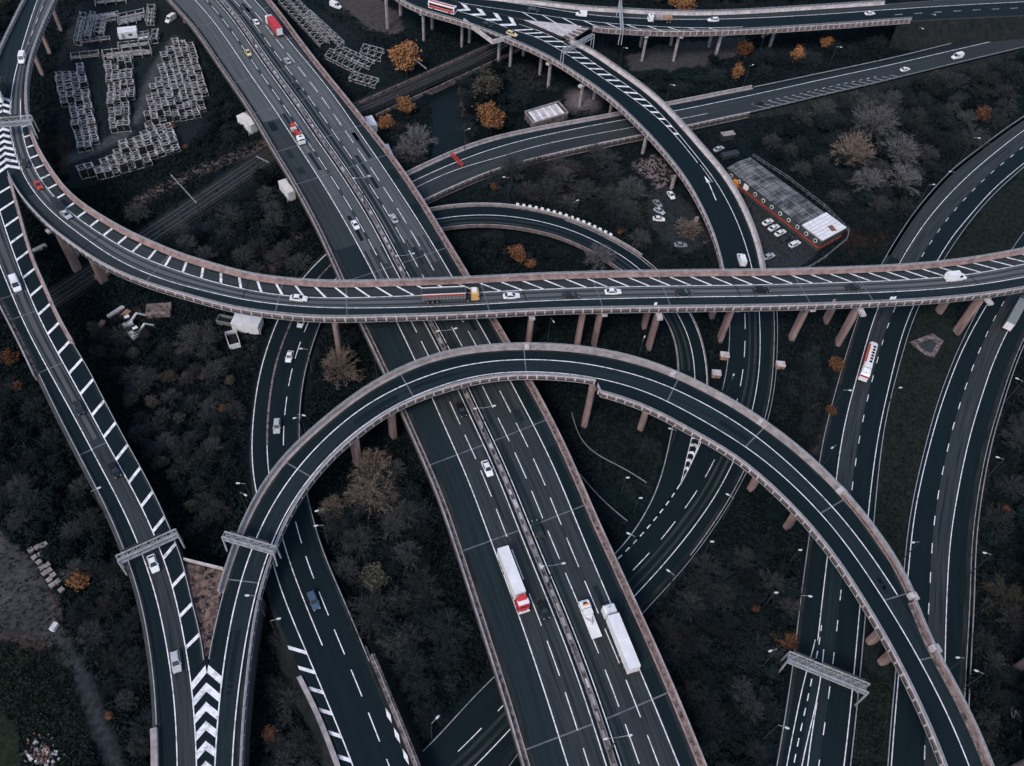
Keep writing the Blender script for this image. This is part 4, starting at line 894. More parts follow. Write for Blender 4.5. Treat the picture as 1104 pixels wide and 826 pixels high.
drive('saloon', 'dark_grey', M6, 319, 91, U, 'dark grey car hard against the central reserve on the upper motorway')
drive('van', 'white', R1, 24, 63, U, 'white van with rounded roof before the overhead gantry at upper left', cat='van')
drive('hatch', 'dark_grey', R1, 27, 175, U, 'dark grey car just before the red car on the hatched curve')
drive('hatch', 'red', R1, 41, 199, U, 'bright red car on the hatched curve near the fork')
drive('van', 'dark_grey', R1, 63.5, 222, U, 'dark grey van behind the small silver car on the hatched curve', cat='van')
drive('hatch', 'silver', R1, 71, 231, U, 'small silver car close in front of the dark grey van on the hatched curve')
drive('saloon', 'white', R1, 322, 321, U, 'white car on the high flyover behind the red striped tipper')
drive('saloon', 'white', R1, 551.5, 318.5, U, 'white car on the high flyover just ahead of the tipper')
drive('saloon', 'dark_grey', R1, 615, 318, U, 'dark grey car on the high flyover between two white cars')
drive('saloon', 'white', R1, 661, 314, U, 'white car on the high flyover above the loop road pier')
drive('saloon', 'dark_green', R1, 737, 315, U, 'dark green car on the high flyover right of the middle white car')
drive('estate', 'black', R1, 821, 312, U, 'black estate car on the high flyover above the white van leaving below')
drive('saloon', 'dark_green', R1, 920, 309, U, 'dark car on the high flyover nearest behind the white van')
o = drive('van', 'white', R1, 1030, 299, U, 'large white van on the high flyover near the right edge', cat='van'); o.scale = (1.2, 1.12, 1.1)
drive('van', 'white', R3, 17, 306.5, D, 'white van descending the hatched ramp at the left edge', cat='van')
drive('saloon', 'dark_green', R3, 84, 439, D, 'upper of two dark cars on the descending ramp')
drive('saloon', 'black', R3, 123, 506, D, 'lower of two dark cars on the descending ramp above the gantry')
drive('saloon', 'white', R3, 165, 607, D, 'white car just below the gantry on the descending ramp')
drive('estate', 'silver', R3, 189.5, 713, D, 'pale silver estate level with the fork of the two ramps')
drive('estate', 'cream', R4, 552, 36, U, 'cream taxi beside the start of the ladder hatching')
drive('hatch', 'black', R4, 526, 25.5, U, 'black car beside the chevrons above the cornered refuge')
drive('van', 'white', R4, 799.5, 280, D, 'white van on the curved ramp about to pass under the high flyover', cat='van')
drive('saloon', 'black', R5, 575, 10, U, 'black car on the top flyover beside the hatched triangle')
drive('van', 'white', R5, 627, 15, D, 'small white van on the top flyover above the pale triangle', cat='van').scale = (.85, .95, .85)
drive('estate', 'white', R5, 769, 21, D, 'white car on the top flyover behind the flatbed lorry')
drive('saloon', 'white', R5, 938, 14, U, 'white car on the top road near the end of its wall')
drive('saloon', 'dark_green', R6, 819, 110.5, U, 'dark car at the tip of the hatching on the low road')
drive('saloon', 'white', R6, 976, 74.5, U, 'white car on the low road at upper right')
o = drive('van', 'white', R6, 1032, 61, D, 'white van on the low road close to the right edge', cat='van')
drive('hatch', 'white', R9, 312, 384, D, 'white car on the dark road left of the bare tree under the high flyover')
drive('estate', 'silver', R9, 298.5, 459, D, 'grey estate on the dark road beside the arch ramp')
drive('hatch', 'white', R9, 325, 347, D, 'white car half hidden under the edge of the high flyover')
drive('estate', 'blue', R9, 338, 647, D, 'dark blue car with pale windows on the road to the bottom')
def park(kind, p, px, py, hx, hy, label, name='parked_car', group=None, z=0, cat='car'):
    q = un(px, py, z+.8); q2 = un(px+hx, py+hy, z+.8); a = math.atan2(q2[1]-q[1], q2[0]-q[0]); q[2] = z
    return car(kind, p, tuple(q), a, label, name=name, group=group, cat=cat)
G_ = 'cars parked in a row before the red banded building'
for i, (x, y, k, p, l) in enumerate(((828, 239, 'saloon', 'white', 'white parked car, uppermost in the row before the red banded building'), (834.5, 245, 'saloon', 'white', 'white parked car, second down in the row before the red banded building'), (841.5, 250.5, 'saloon', 'white', 'white parked car in the middle of the row before the red banded building'),
    (848, 256.5, 'saloon', 'dark_grey', 'dark grey parked car in the row of white cars before the building'), (857, 262.5, 'estate', 'white', 'white parked estate, lowest in the row before the red banded building'))):
    park(k, p, x, y, 10, -5, l, group=G_)
park('saloon', 'silver', 829, 276, 10, -4, 'silver parked car beside the high flyover and the curved ramp')
park('saloon', 'silver', 775, 160, 9, -4, 'silver parked car under the trees just outside the curved ramp')
for x, y, hx, hy, p, l in ((723.6, 210, 6, 9, 'white', 'white parked car standing alone below the curved ramp'), (711, 227, 9, 5, 'silver', 'silver parked car, middle of the three below the curved ramp'), (710.5, 235.5, 10, 1, 'white', 'white parked car, lowest of the three below the curved ramp'),
    (709, 219, 4, 4, 'grey', 'grey parked car, uppermost of the three below the curved ramp'), (758, 257, 5, 4, 'dark_grey', 'dark parked car against the inside of the curved ramp'), (734, 263.5, 10, 0, 'grey', 'grey parked car among the bare bushes inside the curve')):
    park('hatch', p, x, y, hx, hy, l)
park('hatch', 'silver', 357, 294, 2, -8, 'pale car parked below the left edge of the motorway')
park('saloon', 'dark_grey', 1096, 785, 1, 9, 'dark car parked in the scrub at the lower right edge')
park('hatch', 'white', 1095.5, 772, 1, 9, 'white car parked in the scrub at the lower right edge')
park('van', 'white', 184, 20.5, -6, 4, 'white van parked beside the motorway at the top of the yard', cat='van', name='parked_van')
park('hatch', 'white', 193, 45.5, 8, -5, 'white car parked at the corner of the racks by the motorway')
park('hatch', 'dark_grey', 187, 48, 8, -5, 'dark car parked by the white one at the racks')
park('van', 'white', 362, 6, 8, 3, 'white van parked beside a pier at the top edge', cat='van', name='parked_van')

def put(root, rd, px, py, dr, label, h=2, cat='lorry', group=None):
    q, a = on(rd, px, py, h); root.location = tuple(q); root.rotation_euler = (0, 0, a+(0 if dr > 0 else math.pi)); return tag(root, label, cat, group)
def red_front(o):
    for c in o.children:
        if c.name.startswith('cab'):
            g = MB(); g.box((o_x := 6.05, 0, 3.58), (1.15, 2.42, .12), 'paint_white'); g.build('roof_panel', c); g = MB(); g.box((7.12, 0, .75), (.22, 2.45, .5), 'paint_white'); g.build('bumper', c)
    return o
put(red_front(make_artic('white_metal', 'paint_lorry_red', 11.2)), M6, 553.5, 624, D, 'white box lorry with a red cab in the left carriageway', 2.5)
put(make_artic('white_metal', 'paint_white', 11.6), M6, 668.5, 686, U, 'long white box lorry with a white cab in the right carriageway', 2.5)
put(make_artic('paint_lorry_red', 'paint_white', 9.8, top='red_paint'), M6, 295, 26, U, 'red container lorry with a white cab at the top of the motorway', 2.5)
put(make_artic('paint_grey', 'paint_dark_grey', 13.5, top='steel'), R9b, 1096, 336, U, 'long grey lorry leaving under the flyover at the right edge', 2.5)
def recovery():
    root = empty('recovery_truck', (0, 0, 0)); chassis(root, -4.2, 3.8, (-2.6, 2.6))
    lorry_cab(root, 3.0, 'paint_white', 2.2, 2.5, 2.0, False)
    g = MB(); g.box((-1.2, 0, 1.12), (6.2, 2.3, .16), 'white_metal'); g.build('bed', root)
    g = MB(); g.box((1.2, 0, 1.75), (1.2, 2.0, 1.1), 'white_sheet'); g.build('locker', root)
    g = MB()
    for a, b in (((.4, -.8, 1.2), (-1.4, 0, 2.4)), ((.4, .8, 1.2), (-1.4, 0, 2.4)), ((-1.4, 0, 2.4), (-1.4, 0, 1.2))): g.bar(a, b, .16, .16, 'galv')
    g.build('hoist_frame', root)
    g = MB(); g.box((2.6, 0, 2.62), (.3, 1.3, .16), 'orange'); g.build('light_bar', root); return root
put(recovery(), M6, 635.5, 667, U, 'white flatbed recovery truck alongside the long white lorry', 1.2, 'truck')
def flatbed(p, load):
    root = empty('flatbed_lorry', (0, 0, 0)); chassis(root, -5.2, 4.6, (-4, -2.8, 2.9)); lorry_cab(root, 4.1, p, 2.4, 3.0, 2.0, False)
    g = MB(); g.box((-1.2, 0, 1.25), (8.0, 2.45, .2), 'steel_dark'); b_ = g.build('bed', root)
    g = MB(); g.box((2.7, 0, 1.9), (.15, 2.4, 1.3), 'steel'); g.build('headboard', root)
    for x, y, sx, sy, m_, hh in load:
        g = MB(); g.box((x, y, 1.36+hh/2), (sx, sy, hh), m_); g.build('load_bundle', root)
    return root
put(flatbed('paint_white', [(-4.2, .3, 1.6, 1.6, 'red_paint', 1.1), (-2.4, -.2, 1.4, 1.9, 'concrete_pale', .9), (-.6, 0, 1.5, 1.2, 'red_paint', .8), (1.2, .3, 1.6, 1.5, 'red_paint', 1.2)]), M6, 320, 144, D, 'flatbed lorry with red and white load on the upper motorway', 1.6)
put(flatbed('paint_white', [(-3, 0, 3.4, 2.2, 'timber', 1.0), (.6, 0, 3.2, 2.2, 'concrete', 1.1)]), R5, 712, 19.5, D, 'white lorry with a tan load on the top flyover', 1.6)
def tipper():
    root = empty('tipper_lorry', (0, 0, 0)); L = 11.6; x0 = -7.6; x1 = x0+L; chassis(root, x0+.4, 7.2, (x0+1.5, x0+2.8, x0+4.1, 4.7, 6.8))
    g = MB(); hw = 1.27
    for s_ in (-1, 1):
        g.box(((x0+x1)/2, s_*hw, 2.45), (L, .1, 2.1), 'paint_tipper_grey')
        for k in range(13): g.box((x0+.3+k*(L-.6)/12, s_*(hw+.07), 2.4), (.16, .08, 2.0), 'steel')
        g.box(((x0+x1)/2, s_*(hw+.02), 3.52), (L, .2, .14), 'white_metal')
    g.box((x0, 0, 2.45), (.12, 2.5, 2.1), 'paint_tipper_grey'); g.box((x1, 0, 2.5), (.12, 2.5, 2.2), 'paint_tipper_grey'); g.box(((x0+x1)/2, 0, 1.42), (L, 2.5, .12), 'steel_dark')
    t = g.build('tipper_body', root)
    for s_ in (-1, 1):
        g = MB(); g.box(((x0+x1)/2, s_*(hw+.13), 3.12), (L-.2, .06, .5), 'red_paint'); g.build('red_stripe', t)
    g = MB(); n_ = 14; A = []; B = []
    for i in range(n_+1):
        a_ = math.pi*i/n_; A.append((x0+.15, -1.2*math.cos(a_), 2.95+.35*math.sin(a_))); B.append((x1-.15, -1.2*math.cos(a_), 2.95+.35*math.sin(a_)))
    g.strip(A, B, 'paint_dark_grey'); g.build('rolled_sheet', t)
    c = lorry_cab(root, 6.6, 'paint_amber', 2.5, 3.2, 2.2, False); g = MB(); g.box((6.4, 0, 3.27), (1.3, 1.9, .12), 'white_metal'); g.build('roof_panel', c); return root
put(tipper(), R1, 485.5, 317.5, U, 'grey tipper lorry with a red side stripe and amber cab on the high flyover', 2.0)
def tanker():
    root = empty('coach_lorry', (0, 0, 0)); L = 10.6; x0 = -7; chassis(root, x0+.3, 6.6, (x0+1.3, x0+2.6, 3.2, 5.6))
    g = MB(); rings = []
    for x, f in ((x0, .82), (x0+.4, .97), (x0+1.2, 1), (x0+L-.4, 1), (x0+L, .95)):
        rings.append([(x, 1.25*f*math.copysign(abs(math.cos(t))**.5, math.cos(t)), 2.45+1.35*f*math.copysign(abs(math.sin(t))**.5, math.sin(t))) for t in [2*math.pi*(k+.5)/16 for k in range(16)]])
    loft(g, rings, 'white_metal'); t = g.build('trailer', root)
    for k in range(6):
        g = MB(); g.box((x0+2.2+k*1.25, .35, 3.80), (.85, .7, .07), 'glass_dark'); g.build('roof_hatch', t)
    g = MB(); g.box((x0+L/2, -1.27, 2.5), (8.5, .07, 1.3), 'red_paint'); g.build('red_panel', t)
    g = MB(); g.box((x0+L/2, -.95, 3.68), (7.5, .5, .09), 'red_paint'); g.build('red_panel', t)
    c = lorry_cab(root, 5.7, 'paint_white', 2.5, 3.3, 2.3, True); g = MB(); g.box((6.75, 0, 2.5), (.3, 2.3, .5), 'red_paint'); g.build('visor', c); return root
put(tanker(), R8, 936, 390, D, 'white lorry with red side panels and a row of dark roof hatches', 2.0)
def bus():
    root = empty('bus', (0, 0, 0)); L = 11.5; g = MB()
    rings = [[(x, -1.25*f, .4), (x, -1.25*f, 2.9), (x, -1.05*f, 3.1), (x, 1.05*f, 3.1), (x, 1.25*f, 2.9), (x, 1.25*f, .4)] for x, f in ((-L/2, .95), (-L/2+.3, 1), (L/2-.3, 1), (L/2, .93))]
    loft(g, rings, 'white_metal'); b_ = g.build('body', root)
    for s_ in (-1, 1):
        g = MB(); g.box((0, s_*1.26, 2.15), (L-1.0, .05, .85), 'glass_dark'); g.build('side_window', b_)
        g = MB(); g.box((0, s_*1.265, 1.2), (L-.5, .05, .8), 'red_paint'); g.build('red_band', b_)
        for x in (-3.4, 3.6): wheel(root, x, s_*1.1, .48, .3)
    g = MB(); g.box((0, -.55, 3.13), (L-1, .9, .06), 'red_paint'); g.build('roof_stripe', b_)
    g = MB(); g.box((0, .75, 3.12), (L-1, .5, .05), 'glass_dark'); g.build('roof_panel', b_)
    g = MB(); g.box((L/2+.0, 0, 1.9), (.06, 2.2, 1.4), 'glass_dark'); g.build('windscreen', b_); return root
put(bus(), R4, 477, 6.5, U, 'red and white bus cut off by the top edge', 2.0, 'bus')
q, a = on(R1, -1.5, 98, 2); lb = make_artic('paint_dark_grey', 'paint_white', 7); lb.location = tuple(q); lb.rotation_euler = (0, 0, a); tag(lb, 'dark lorry with a white front cut off by the left edge above the gantry', 'lorry')
# red arm across the low road
g = MB(); A, B = un(487, 166, 2.9), un(498, 177.5, 2.9)
for t in (-.5, .5): g.bar(A+[t, t*.4, 0], B+[t, t*.4, 0], .3, .3, 'red_paint')
for k in range(8): g.bar(A+(B-A)*k/7+[-.5, -.2, 0], A+(B-A)*k/7+[.5, .2, 0], .2, .2, 'red_paint')
g.bar(A, A-[0, 0, 1], .4, .4, 'red_paint'); g.bar(B, B-[0, 0, 1], .4, .4, 'red_paint')
tag(g.build('barrier_arm'), 'red lattice arm lying across the low road near the motorway', 'barrier')

# ------------------------------------------------------------------ gantries
def gantry(a, b, zb, zt, label, root_name='overhead_gantry', wd=1.3, dp=1.4, walk=True, legA=True, legB=True, sign=None):
    A, B = un(*a, zt), un(*b, zt); root = empty(root_name, (A[0], A[1], zb), label, 'gantry'); o = np.array([A[0], A[1], zb]); d = (B-A)/np.linalg.norm(B-A); nrm = np.array([-d[1], d[0], 0]); L = np.linalg.norm(B-A)
    A = A-o; B = B-o; g = MB()
    for s_ in (-wd/2, wd/2):
        for z in (0, -dp): g.bar(A+nrm*s_+[0, 0, z], B+nrm*s_+[0, 0, z], .24 if wd > .5 else .1, .24 if wd > .5 else .1, 'galv' if wd > .5 else 'steel')
    n_ = max(3, int(L/1.8))
    for i in range(n_):
        p, q = A+d*L*i/n_, A+d*L*(i+1)/n_
        for s_ in (-wd/2, wd/2): g.bar(p+nrm*s_, q+nrm*s_-[0, 0, dp], .1, .1, 'galv'); g.bar(p+nrm*s_, p+nrm*s_-[0, 0, dp], .1, .1, 'galv')
        g.bar(p-nrm*wd/2, q+nrm*wd/2, .1, .1, 'galv'); g.bar(p-nrm*wd/2, p+nrm*wd/2, .1, .1, 'galv')
    g.build('truss', root)
    if walk:
        g = MB(); g.bar(A-[0, 0, dp-.1], B-[0, 0, dp-.1], wd*.8, .08, 'steel'); g.build('walkway', root)
    for e, f in ((A, legA), (B, legB)):
        if not f: continue
        for s_ in (-wd/2, wd/2):
            g = MB(); bt = e+nrm*s_*1.5; bt = np.array([bt[0], bt[1], 0]); g.bar(bt, e+nrm*s_, .3 if wd > .5 else .14, .3 if wd > .5 else .14, 'galv' if wd > .5 else 'steel_dark'); g.build('leg', root)
    if sign:
        for t0, t1 in sign:
            g = MB(); p, q = A+d*L*t0, A+d*L*t1; c = (p+q)/2-[0, 0, .3]+nrm*(wd/2+.25); g.bar(c-d*L*(t1-t0)/2, c+d*L*(t1-t0)/2, .14, 1.9, 'steel_dark'); g.build('sign_panel', root)
    return root
gantry((126, 602), (190, 573), 7.6, 13.6, 'pale sign gantry spanning the descending ramp at lower left', sign=((.12, .45), (.5, .75)))
gantry((241, 576), (296, 592), 8.8, 14.8, 'pale sign gantry spanning the foot of the arch ramp', sign=((.1, .3), (.45, .85)))
gantry((851, 707), (937, 742), .1, 7.2, 'dark sign gantry with a walkway over the lower right carriageway', wd=1.9, sign=((.06, .3), (.4, .94)))
gantry((-14, 131), (33, 127), 18, 24.2, 'pale gantry with wide panels over the curve at upper left', wd=2.6, legA=False, sign=((.3, .7),))
gantry((607, 54), (640, 36.5), 12, 17.5, 'pale gantry over the curved ramp by the pale triangle', wd=.9, walk=False)
gantry((669, 0), (671, 31), 13, 19.5, 'slim gantry crossing the top flyover', wd=.8, walk=False)
gantry((443, 60.5), (460, 74), .3, 7.5, 'slender portal of the overhead line beside the large orange tree', 'railway_portal', wd=.2, dp=.25, walk=False)
gantry((276, 168), (290, 175), .3, 7, 'slender overhead line portal at the left edge of the motorway', 'railway_portal', wd=.2, dp=.25, walk=False)
gantry((184, 188), (212, 219), .3, 7, 'slender overhead line portal above the railway cutting', 'railway_portal', wd=.2, dp=.25, walk=False)

# piers of a further ramp whose deck passes just outside the right edge
e1, e2 = un(1095, 722, 0), un(1090, 832, 0); dv_ = (e2-e1)/np.linalg.norm(e2-e1); nv_ = np.array([-dv_[1], dv_[0], 0]); nv_ = nv_ if nv_[0] > 0 else -nv_
er = empty('edge_ramp', (0, 0, 0), 'ramp outside the right edge of which only two pink piers show', 'ramp')
PE = [e1-dv_*30, e1, e2, e2+dv_*30]; RE = Road([(*pr((p+nv_*2.5+[0, 0, 12])[None])[0], 12.0) for p in PE], 3)
g = MB(); RE.rib(g, -4, 4, 'asphalt'); g.build('carriageway', er); deck_part(RE, -4.2, 4.2, er); parapet(RE, 4.2, 1, er, rail=False); parapet(RE, -4.2, -1, er, rail=False)
for p in (e1, e2):
    g = MB(); g.tube(p-[0, 0, .3], p+[0, 0, 10.6], 1.0, 1.0, 'pier_face', 14); g.build('pier', er)
# small marker signs standing on the near wall of the high flyover
for x, y, l in ((706, 328, 'small white marker sign on the wall of the high flyover above the loop pier'), (898, 325, 'small pinkish marker sign on the wall of the high flyover above a pair of piers'), (959, 321.5, 'pair of white marker boards on the wall of the high flyover above the long carriageway')):
    u, d = R1.sd(x, y, 1.6); q = R1.at(u, R1.off(r1N, u)+.1, 1.0)[0]; root = empty('marker_sign', tuple(q), l, 'sign', rz=R1.ang(u)); g = MB(); g.box((0, 0, .5), (.12, .12, 1.0), 'galv'); g.build('post', root)
    for k in range(2 if x == 959 else 1):
        g = MB(); g.box((k*.95, 0, 1.2), (.75, .12, 1.1), 'lamp_white' if x != 898 else 'concrete_pink'); g.build('board', root)
# ------------------------------------------------------------------ street lamps
def make_lamp(h, arms, r=.11):
    root = empty('street_lamp', (0, -420, 0)); g = MB(); g.tube((0, 0, 0), (0, 0, h), r*1.3, r*.7, 'steel_dark', 7); p = g.build('post', root)
    for s_, L in arms:
        g = MB(); g.tube((0, 0, h-.15), (s_*L, 0, h+.1), .07, .05, 'steel', 6); g.build('arm', root)
        g = MB(); rings = [[(s_*x, y*wd_, h+.1+z) for y, z in ((-1, 0), (-.7, .14), (.7, .14), (1, 0), (.6, -.1), (-.6, -.1))] for x, wd_ in ((L-.05, .12), (L+.2, .22), (L+.55, .24), (L+.85, .13))]
        loft(g, rings, 'lamp_grey'); g.build('lamp_head', root)
    return root
LAMP = {1: make_lamp(10, [(1, 1.3)]), 2: make_lamp(10, [(1, 1.9), (-1, 1.9)], .14), 0: make_lamp(7.5, [(1, .05)])}
LU = set()
def lamp(kind, head, dpx, z0, label, group='street lamps of the junction', hz=None):
    h = {0: 7.6, 1: 10.1, 2: 10.1}[kind]; p = un(head[0], head[1], z0+h); q = un(head[0]+dpx[0], head[1]+dpx[1], z0+h); a = math.atan2(q[1]-p[1], q[0]-p[0])
    ext = {0: .5, 1: 1.8, 2: 0}[kind]; b = p-np.array([math.cos(a), math.sin(a), 0])*ext
    o = LAMP[kind]
    if kind in LU: o = copy_tree(o, (b[0], b[1], z0), a, label)
    else: LU.add(kind); o.location = (b[0], b[1], z0); o.rotation_euler = (0, 0, a); o['label'] = label
    o['category'] = 'street lamp'; o['group'] = group; return o
for x, y, l in ((396, 190, 'double armed lamp on the central reserve high up the motorway'), (441, 272, 'double armed lamp on the reserve just above the high flyover'), (481, 357, 'double armed lamp on the reserve between high flyover and arch ramp'), (527, 439, 'double armed lamp on the reserve below the arch ramp'), (590, 613, 'double armed lamp on the reserve beside the red cabbed lorry'), (660, 798, 'double armed lamp on the reserve near the bottom of the motorway')):
    p = un(x, y, 20.0); i = int(np.argmin(((M6.P[:, :2]-p[:2])**2).sum(1))); c = M6.at(M6.S[i], M6.off(mid, M6.S[i]))[0]; hp = pr(np.array([[c[0], c[1], 20.0]]))[0]
    lamp(2, tuple(hp), (7, -1), 10.0, l)
for x, y, dx, dy, l in ((324, 376, -6, 0, 'lamp between the dark road and the bare tree under the flyover'), (328, 448, 4, 1, 'lamp on the right kerb of the dark road by the arch ramp'), (317, 451, -4, 1, 'lamp reaching over the dark road by the arch ramp'), (408, 387, 2, 2, 'lamp left of the motorway under the high flyover'),
    (340, 567, -6, 1, 'lamp right of the dark road below the arch ramp'), (341, 551, -4, 1, 'lamp just below the inside of the arch ramp at left'), (256, 521, -4, 0, 'lamp left of the slip road outside the arch ramp'), (265, 534, 5, 3, 'lamp at the tip of the slip road outside the arch ramp'), (301, 667, 5, -1, 'lamp in the bushes right of the arch ramp foot'),
    (472, 773, 2, -2, 'lamp on the dark ground left of the motorway near the bottom'), (791, 404, 2, -5, 'lamp on the verge between loop and ground road inside the arch'), (695, 363, 2, -5, 'lamp beside the pier in the loop below the high flyover'), (722, 462, -5, -1, 'lamp left of the chevron nose'), (597, 347, 2, 3, 'lamp right of the motorway between the two flyovers'),
    (784, 533, -6, -3, 'lamp on the outer kerb of the ground road'), (720, 615, -6, -4, 'lamp on the outer kerb of the ground road near the motorway'), (677, 575, -5, -2, 'lamp on the inner kerb of the ground road near the motorway'), (874, 643, 6, 1, 'lamp left of the lower right carriageway above the gantry'), (849, 785, 5, 2, 'lamp left of the lower right carriageway below the gantry'),
    (830, 702, -6, 2, 'lamp in the wood left of the lower right gantry'), (1061, 596, -6, -1, 'lamp in the bushes on the far right'), (984, 585, -6, 1, 'lamp on the central verge beside the arch ramp'), (1075, 493, -5, -1, 'lamp right of the far carriageway beside the kerb'), (1032, 709, -6, 0, 'lamp at the right foot of the arch ramp, upper one'),
    (1052, 723, -6, -2, 'lamp right of the far carriageway near the bottom'), (917, 421, 7, 1, 'lamp left of the carriageway below the red sided lorry'), (897, 483, -4, 3, 'lamp left of the carriageway just outside the arch ramp'), (1096, 408, -6, -2, 'lamp at the right edge under the flyover'), (1007, 199, 6, 0, 'lamp outside the curve of the far carriageway in the upper right'),
    (1056, 149, 5, 1, 'lamp outside the curve close to the right edge'), (1024, 185, -3, 0, 'lamp behind the barrier of the upper right curve'), (907, 51, 4, 1, 'lamp left of the low road by the small orange trees'), (995, 31, 2, 1, 'lamp beyond the low road at upper right'), (1008, 16, 3, 1, 'lamp on the edge of the top road'), (812, 70, 4, -1, 'lamp between two small orange trees'),
    (727, 92, 3, 1, 'lamp in the dark gap right of the curved ramp'), (676, 52, 3, 1, 'lamp on the waste ground below the top flyover'), (506, 139, 4, -1, 'lamp beside the river and the low road'), (543, 191, -3, 0, 'lamp among bare trees below the low road'), (623, 216, 3, -1, 'lamp above the chequered wall of the loop'), (828, 37, 6, -2, 'lamp with a long arm above the small orange trees'), (65, 32, 3, 1, 'lamp below the upper left curve')):
    z = 2.0 if (x, y) in ((1008, 16),) else 0.0
    lamp(1, (x, y), (dx, dy), z, l)
lamp(1, (107, 526), (6, -2), R3.P[int(np.argmin(((R3.P[:, :2]-un(103, 528, 10)[:2])**2).sum(1)))][2], 'lamp on the left edge of the descending ramp')
lamp(1, (266, 642), (-6, 0), 8.0, 'lamp on the right edge of the arch ramp foot')
for x, y, l in ((863, 593, 'short lamp in the dark hollow right of the ground road'), (837, 639, 'short lamp in the wood beside the lower right carriageway'), (768, 584, 'short lamp on the verge outside the ground road'), (971, 418, 'short lamp on the grass between the carriageways'), (677, 515, 'short lamp inside the loop of the ground road'), (691, 537, 'short lamp by the inner kerb of the ground road')): lamp(0, (x, y), (3, 0), 0, l)

# ------------------------------------------------------------------ steel yard
mat('rack_steel', (.52, .48, .48), (.07, .075, .08), 1.4, .6, 8, metal=.1, lo=.42, hi=.60)
mat('rack_fill', (.005, .007, .008), (.022, .023, .024), 1.2, .9, 5, spec=.1)
def make_stillage(lx=2.3, ly=3.0, h=1.5, t=.15):
    g = MB()
    for z in (.12, h):
        for y in (-ly/2, ly/2): g.box((0, y, z), (lx, t, t), 'rack_steel')
        for x in (-lx/2, lx/2): g.box((x, 0, z), (t, ly, t), 'rack_steel')
    for x in (-lx/2+.22, lx/2-.22): g.box((x, 0, h-.12), (.42, ly*.96, .1), 'rack_steel')
    g.box((0, ly*.12, h-.2), (lx*.9, .14, .1), 'rack_steel')
    for x in (-lx/2, lx/2):
        for y in (-ly/2, ly/2): g.box((x, y, h/2+.1), (t*1.1, t*1.1, h+.25), 'rack_steel')
    g.box((0, 0, h*.4), (lx-.25, ly-.25, h*.62), 'rack_fill'); g.box((0, .1, h*.75), (lx*.8, .2, .12), 'steel')
    return g.mesh('steel_stillage')
SM = [make_stillage(2.5, 3.3, 1.7), make_stillage(2.4, 3.2, 1.2, .12), make_stillage(2.6, 3.1, 2.2, .15)]
def stack_block(poly, o, u, v, label, group, jit=.22):
    o = np.array(o, float); u = np.array(u, float); v = np.array(v, float)
    for i in range(-15, 26):
        for j in range(-15, 40):
            c = o+u*i+v*j
            if not inpoly(np.array([c]), poly)[0] or random.random() < .04: continue
            p = un(c[0], c[1], 1.0); a = un(c[0]+u[0], c[1]+u[1], 1.0)-p; b_ = un(c[0]+v[0], c[1]+v[1], 1.0)-p
            q = bpy.data.objects.new('steel_stillage', random.choice(SM)); COL.objects.link(q); q.location = (p[0]+random.uniform(-jit, jit), p[1]+random.uniform(-jit, jit), -.02)
            q.rotation_euler = (0, 0, math.atan2(a[1], a[0])+random.uniform(-.07, .07)); q.scale = (np.linalg.norm(a[:2])/2.6*random.uniform(.92, 1.03), np.linalg.norm(b_[:2])/3.35*random.uniform(.92, 1.02), random.choice([.8, 1, 1, 1.25, 1.7]))
            tag(q, label, 'steel rack', group)
stack_block([(60,79),(77,74),(93,71),(97,115),(103,150),(101,160),(82,165),(77,140),(74,115),(62,112)], (64,82), (8.0,-1.4), (1.1,5.6), 'pale steel frame rack in the leftmost block beside the hatched curve', 'racks of the leftmost block')
stack_block([(114,69),(137,66),(145,75),(141,112),(139,139),(119,141),(116,100)], (117.5,71), (7.2,-.6), (.45,5.6), 'pale steel frame rack in the narrow middle block of the yard', 'racks of the middle block')
stack_block([(187,47),(206,44),(214,66),(221,95),(219,122),(192,128),(168,132),(158,128),(162,100),(170,75),(176,58)], (178,60), (7.3,-1.2), (1.6,5.4), 'pale steel frame rack in the wide block beside the motorway', 'racks of the wide block')
stack_block([(82,190),(98,181),(120,172),(133,152),(152,147),(162,136),(184,134),(197,155),(196,162),(160,174),(120,186),(88,194)], (90,188), (8.3,-2.4), (2.2,5.6), 'pale steel frame rack in the tapering block along the yard track', 'racks of the tapering block')
# long bar racks and bundles at the head of the yard
def bar_rack(a, b, wpx, label, n=4, h=2.2, z=0, fill='steel_dark', name='bar_rack'):
    A, B = un(*a, h), un(*b, h); W_ = un(a[0]+wpx[0], a[1]+wpx[1], h)-A; A[2] = B[2] = W_[2] = 0; root = empty(name, tuple(A), label, 'bar rack', 'bar racks at the head of the yard'); B = B-A; L = np.linalg.norm(B)
    g = MB()
    k = max(2, int(L/3.2))
    for i in range(k+1):
        p = B*i/k
        for t in (0, 1): g.bar(p+W_*t, p+W_*t+[0, 0, h+.3], .2, .2, 'rack_steel')
        g.bar(p+[0, 0, .2], p+W_+[0, 0, .2], .17, .17, 'rack_steel'); g.bar(p+[0, 0, h], p+W_+[0, 0, h], .17, .17, 'rack_steel')
    for t in (0, 1): g.bar(W_*t+[0, 0, h], B+W_*t+[0, 0, h], .16, .16, 'rack_steel')
    g.build('frame', root)
    for j in range(n):
        g = MB(); t = (j+.5)/n; o = random.uniform(0, .12); e = random.uniform(.85, 1.0); zz = random.uniform(.5, h*.8)
        g.bar(B*o+W_*t+[0, 0, zz], B*e+W_*t+[0, 0, zz], np.linalg.norm(W_)/n*.62, random.uniform(.3, .8), random.choice(['steel_dark', 'steel', 'rack_steel', 'concrete', fill])); g.build('bar_bundle', root)
    return root
bar_rack((79,43), (86,13), (7,1), 'upright ladder shaped bar rack at the left end of the yard head', 3)
bar_rack((90,38), (97,12), (6,1), 'second ladder shaped bar rack beside the leftmost one at the yard head', 3)
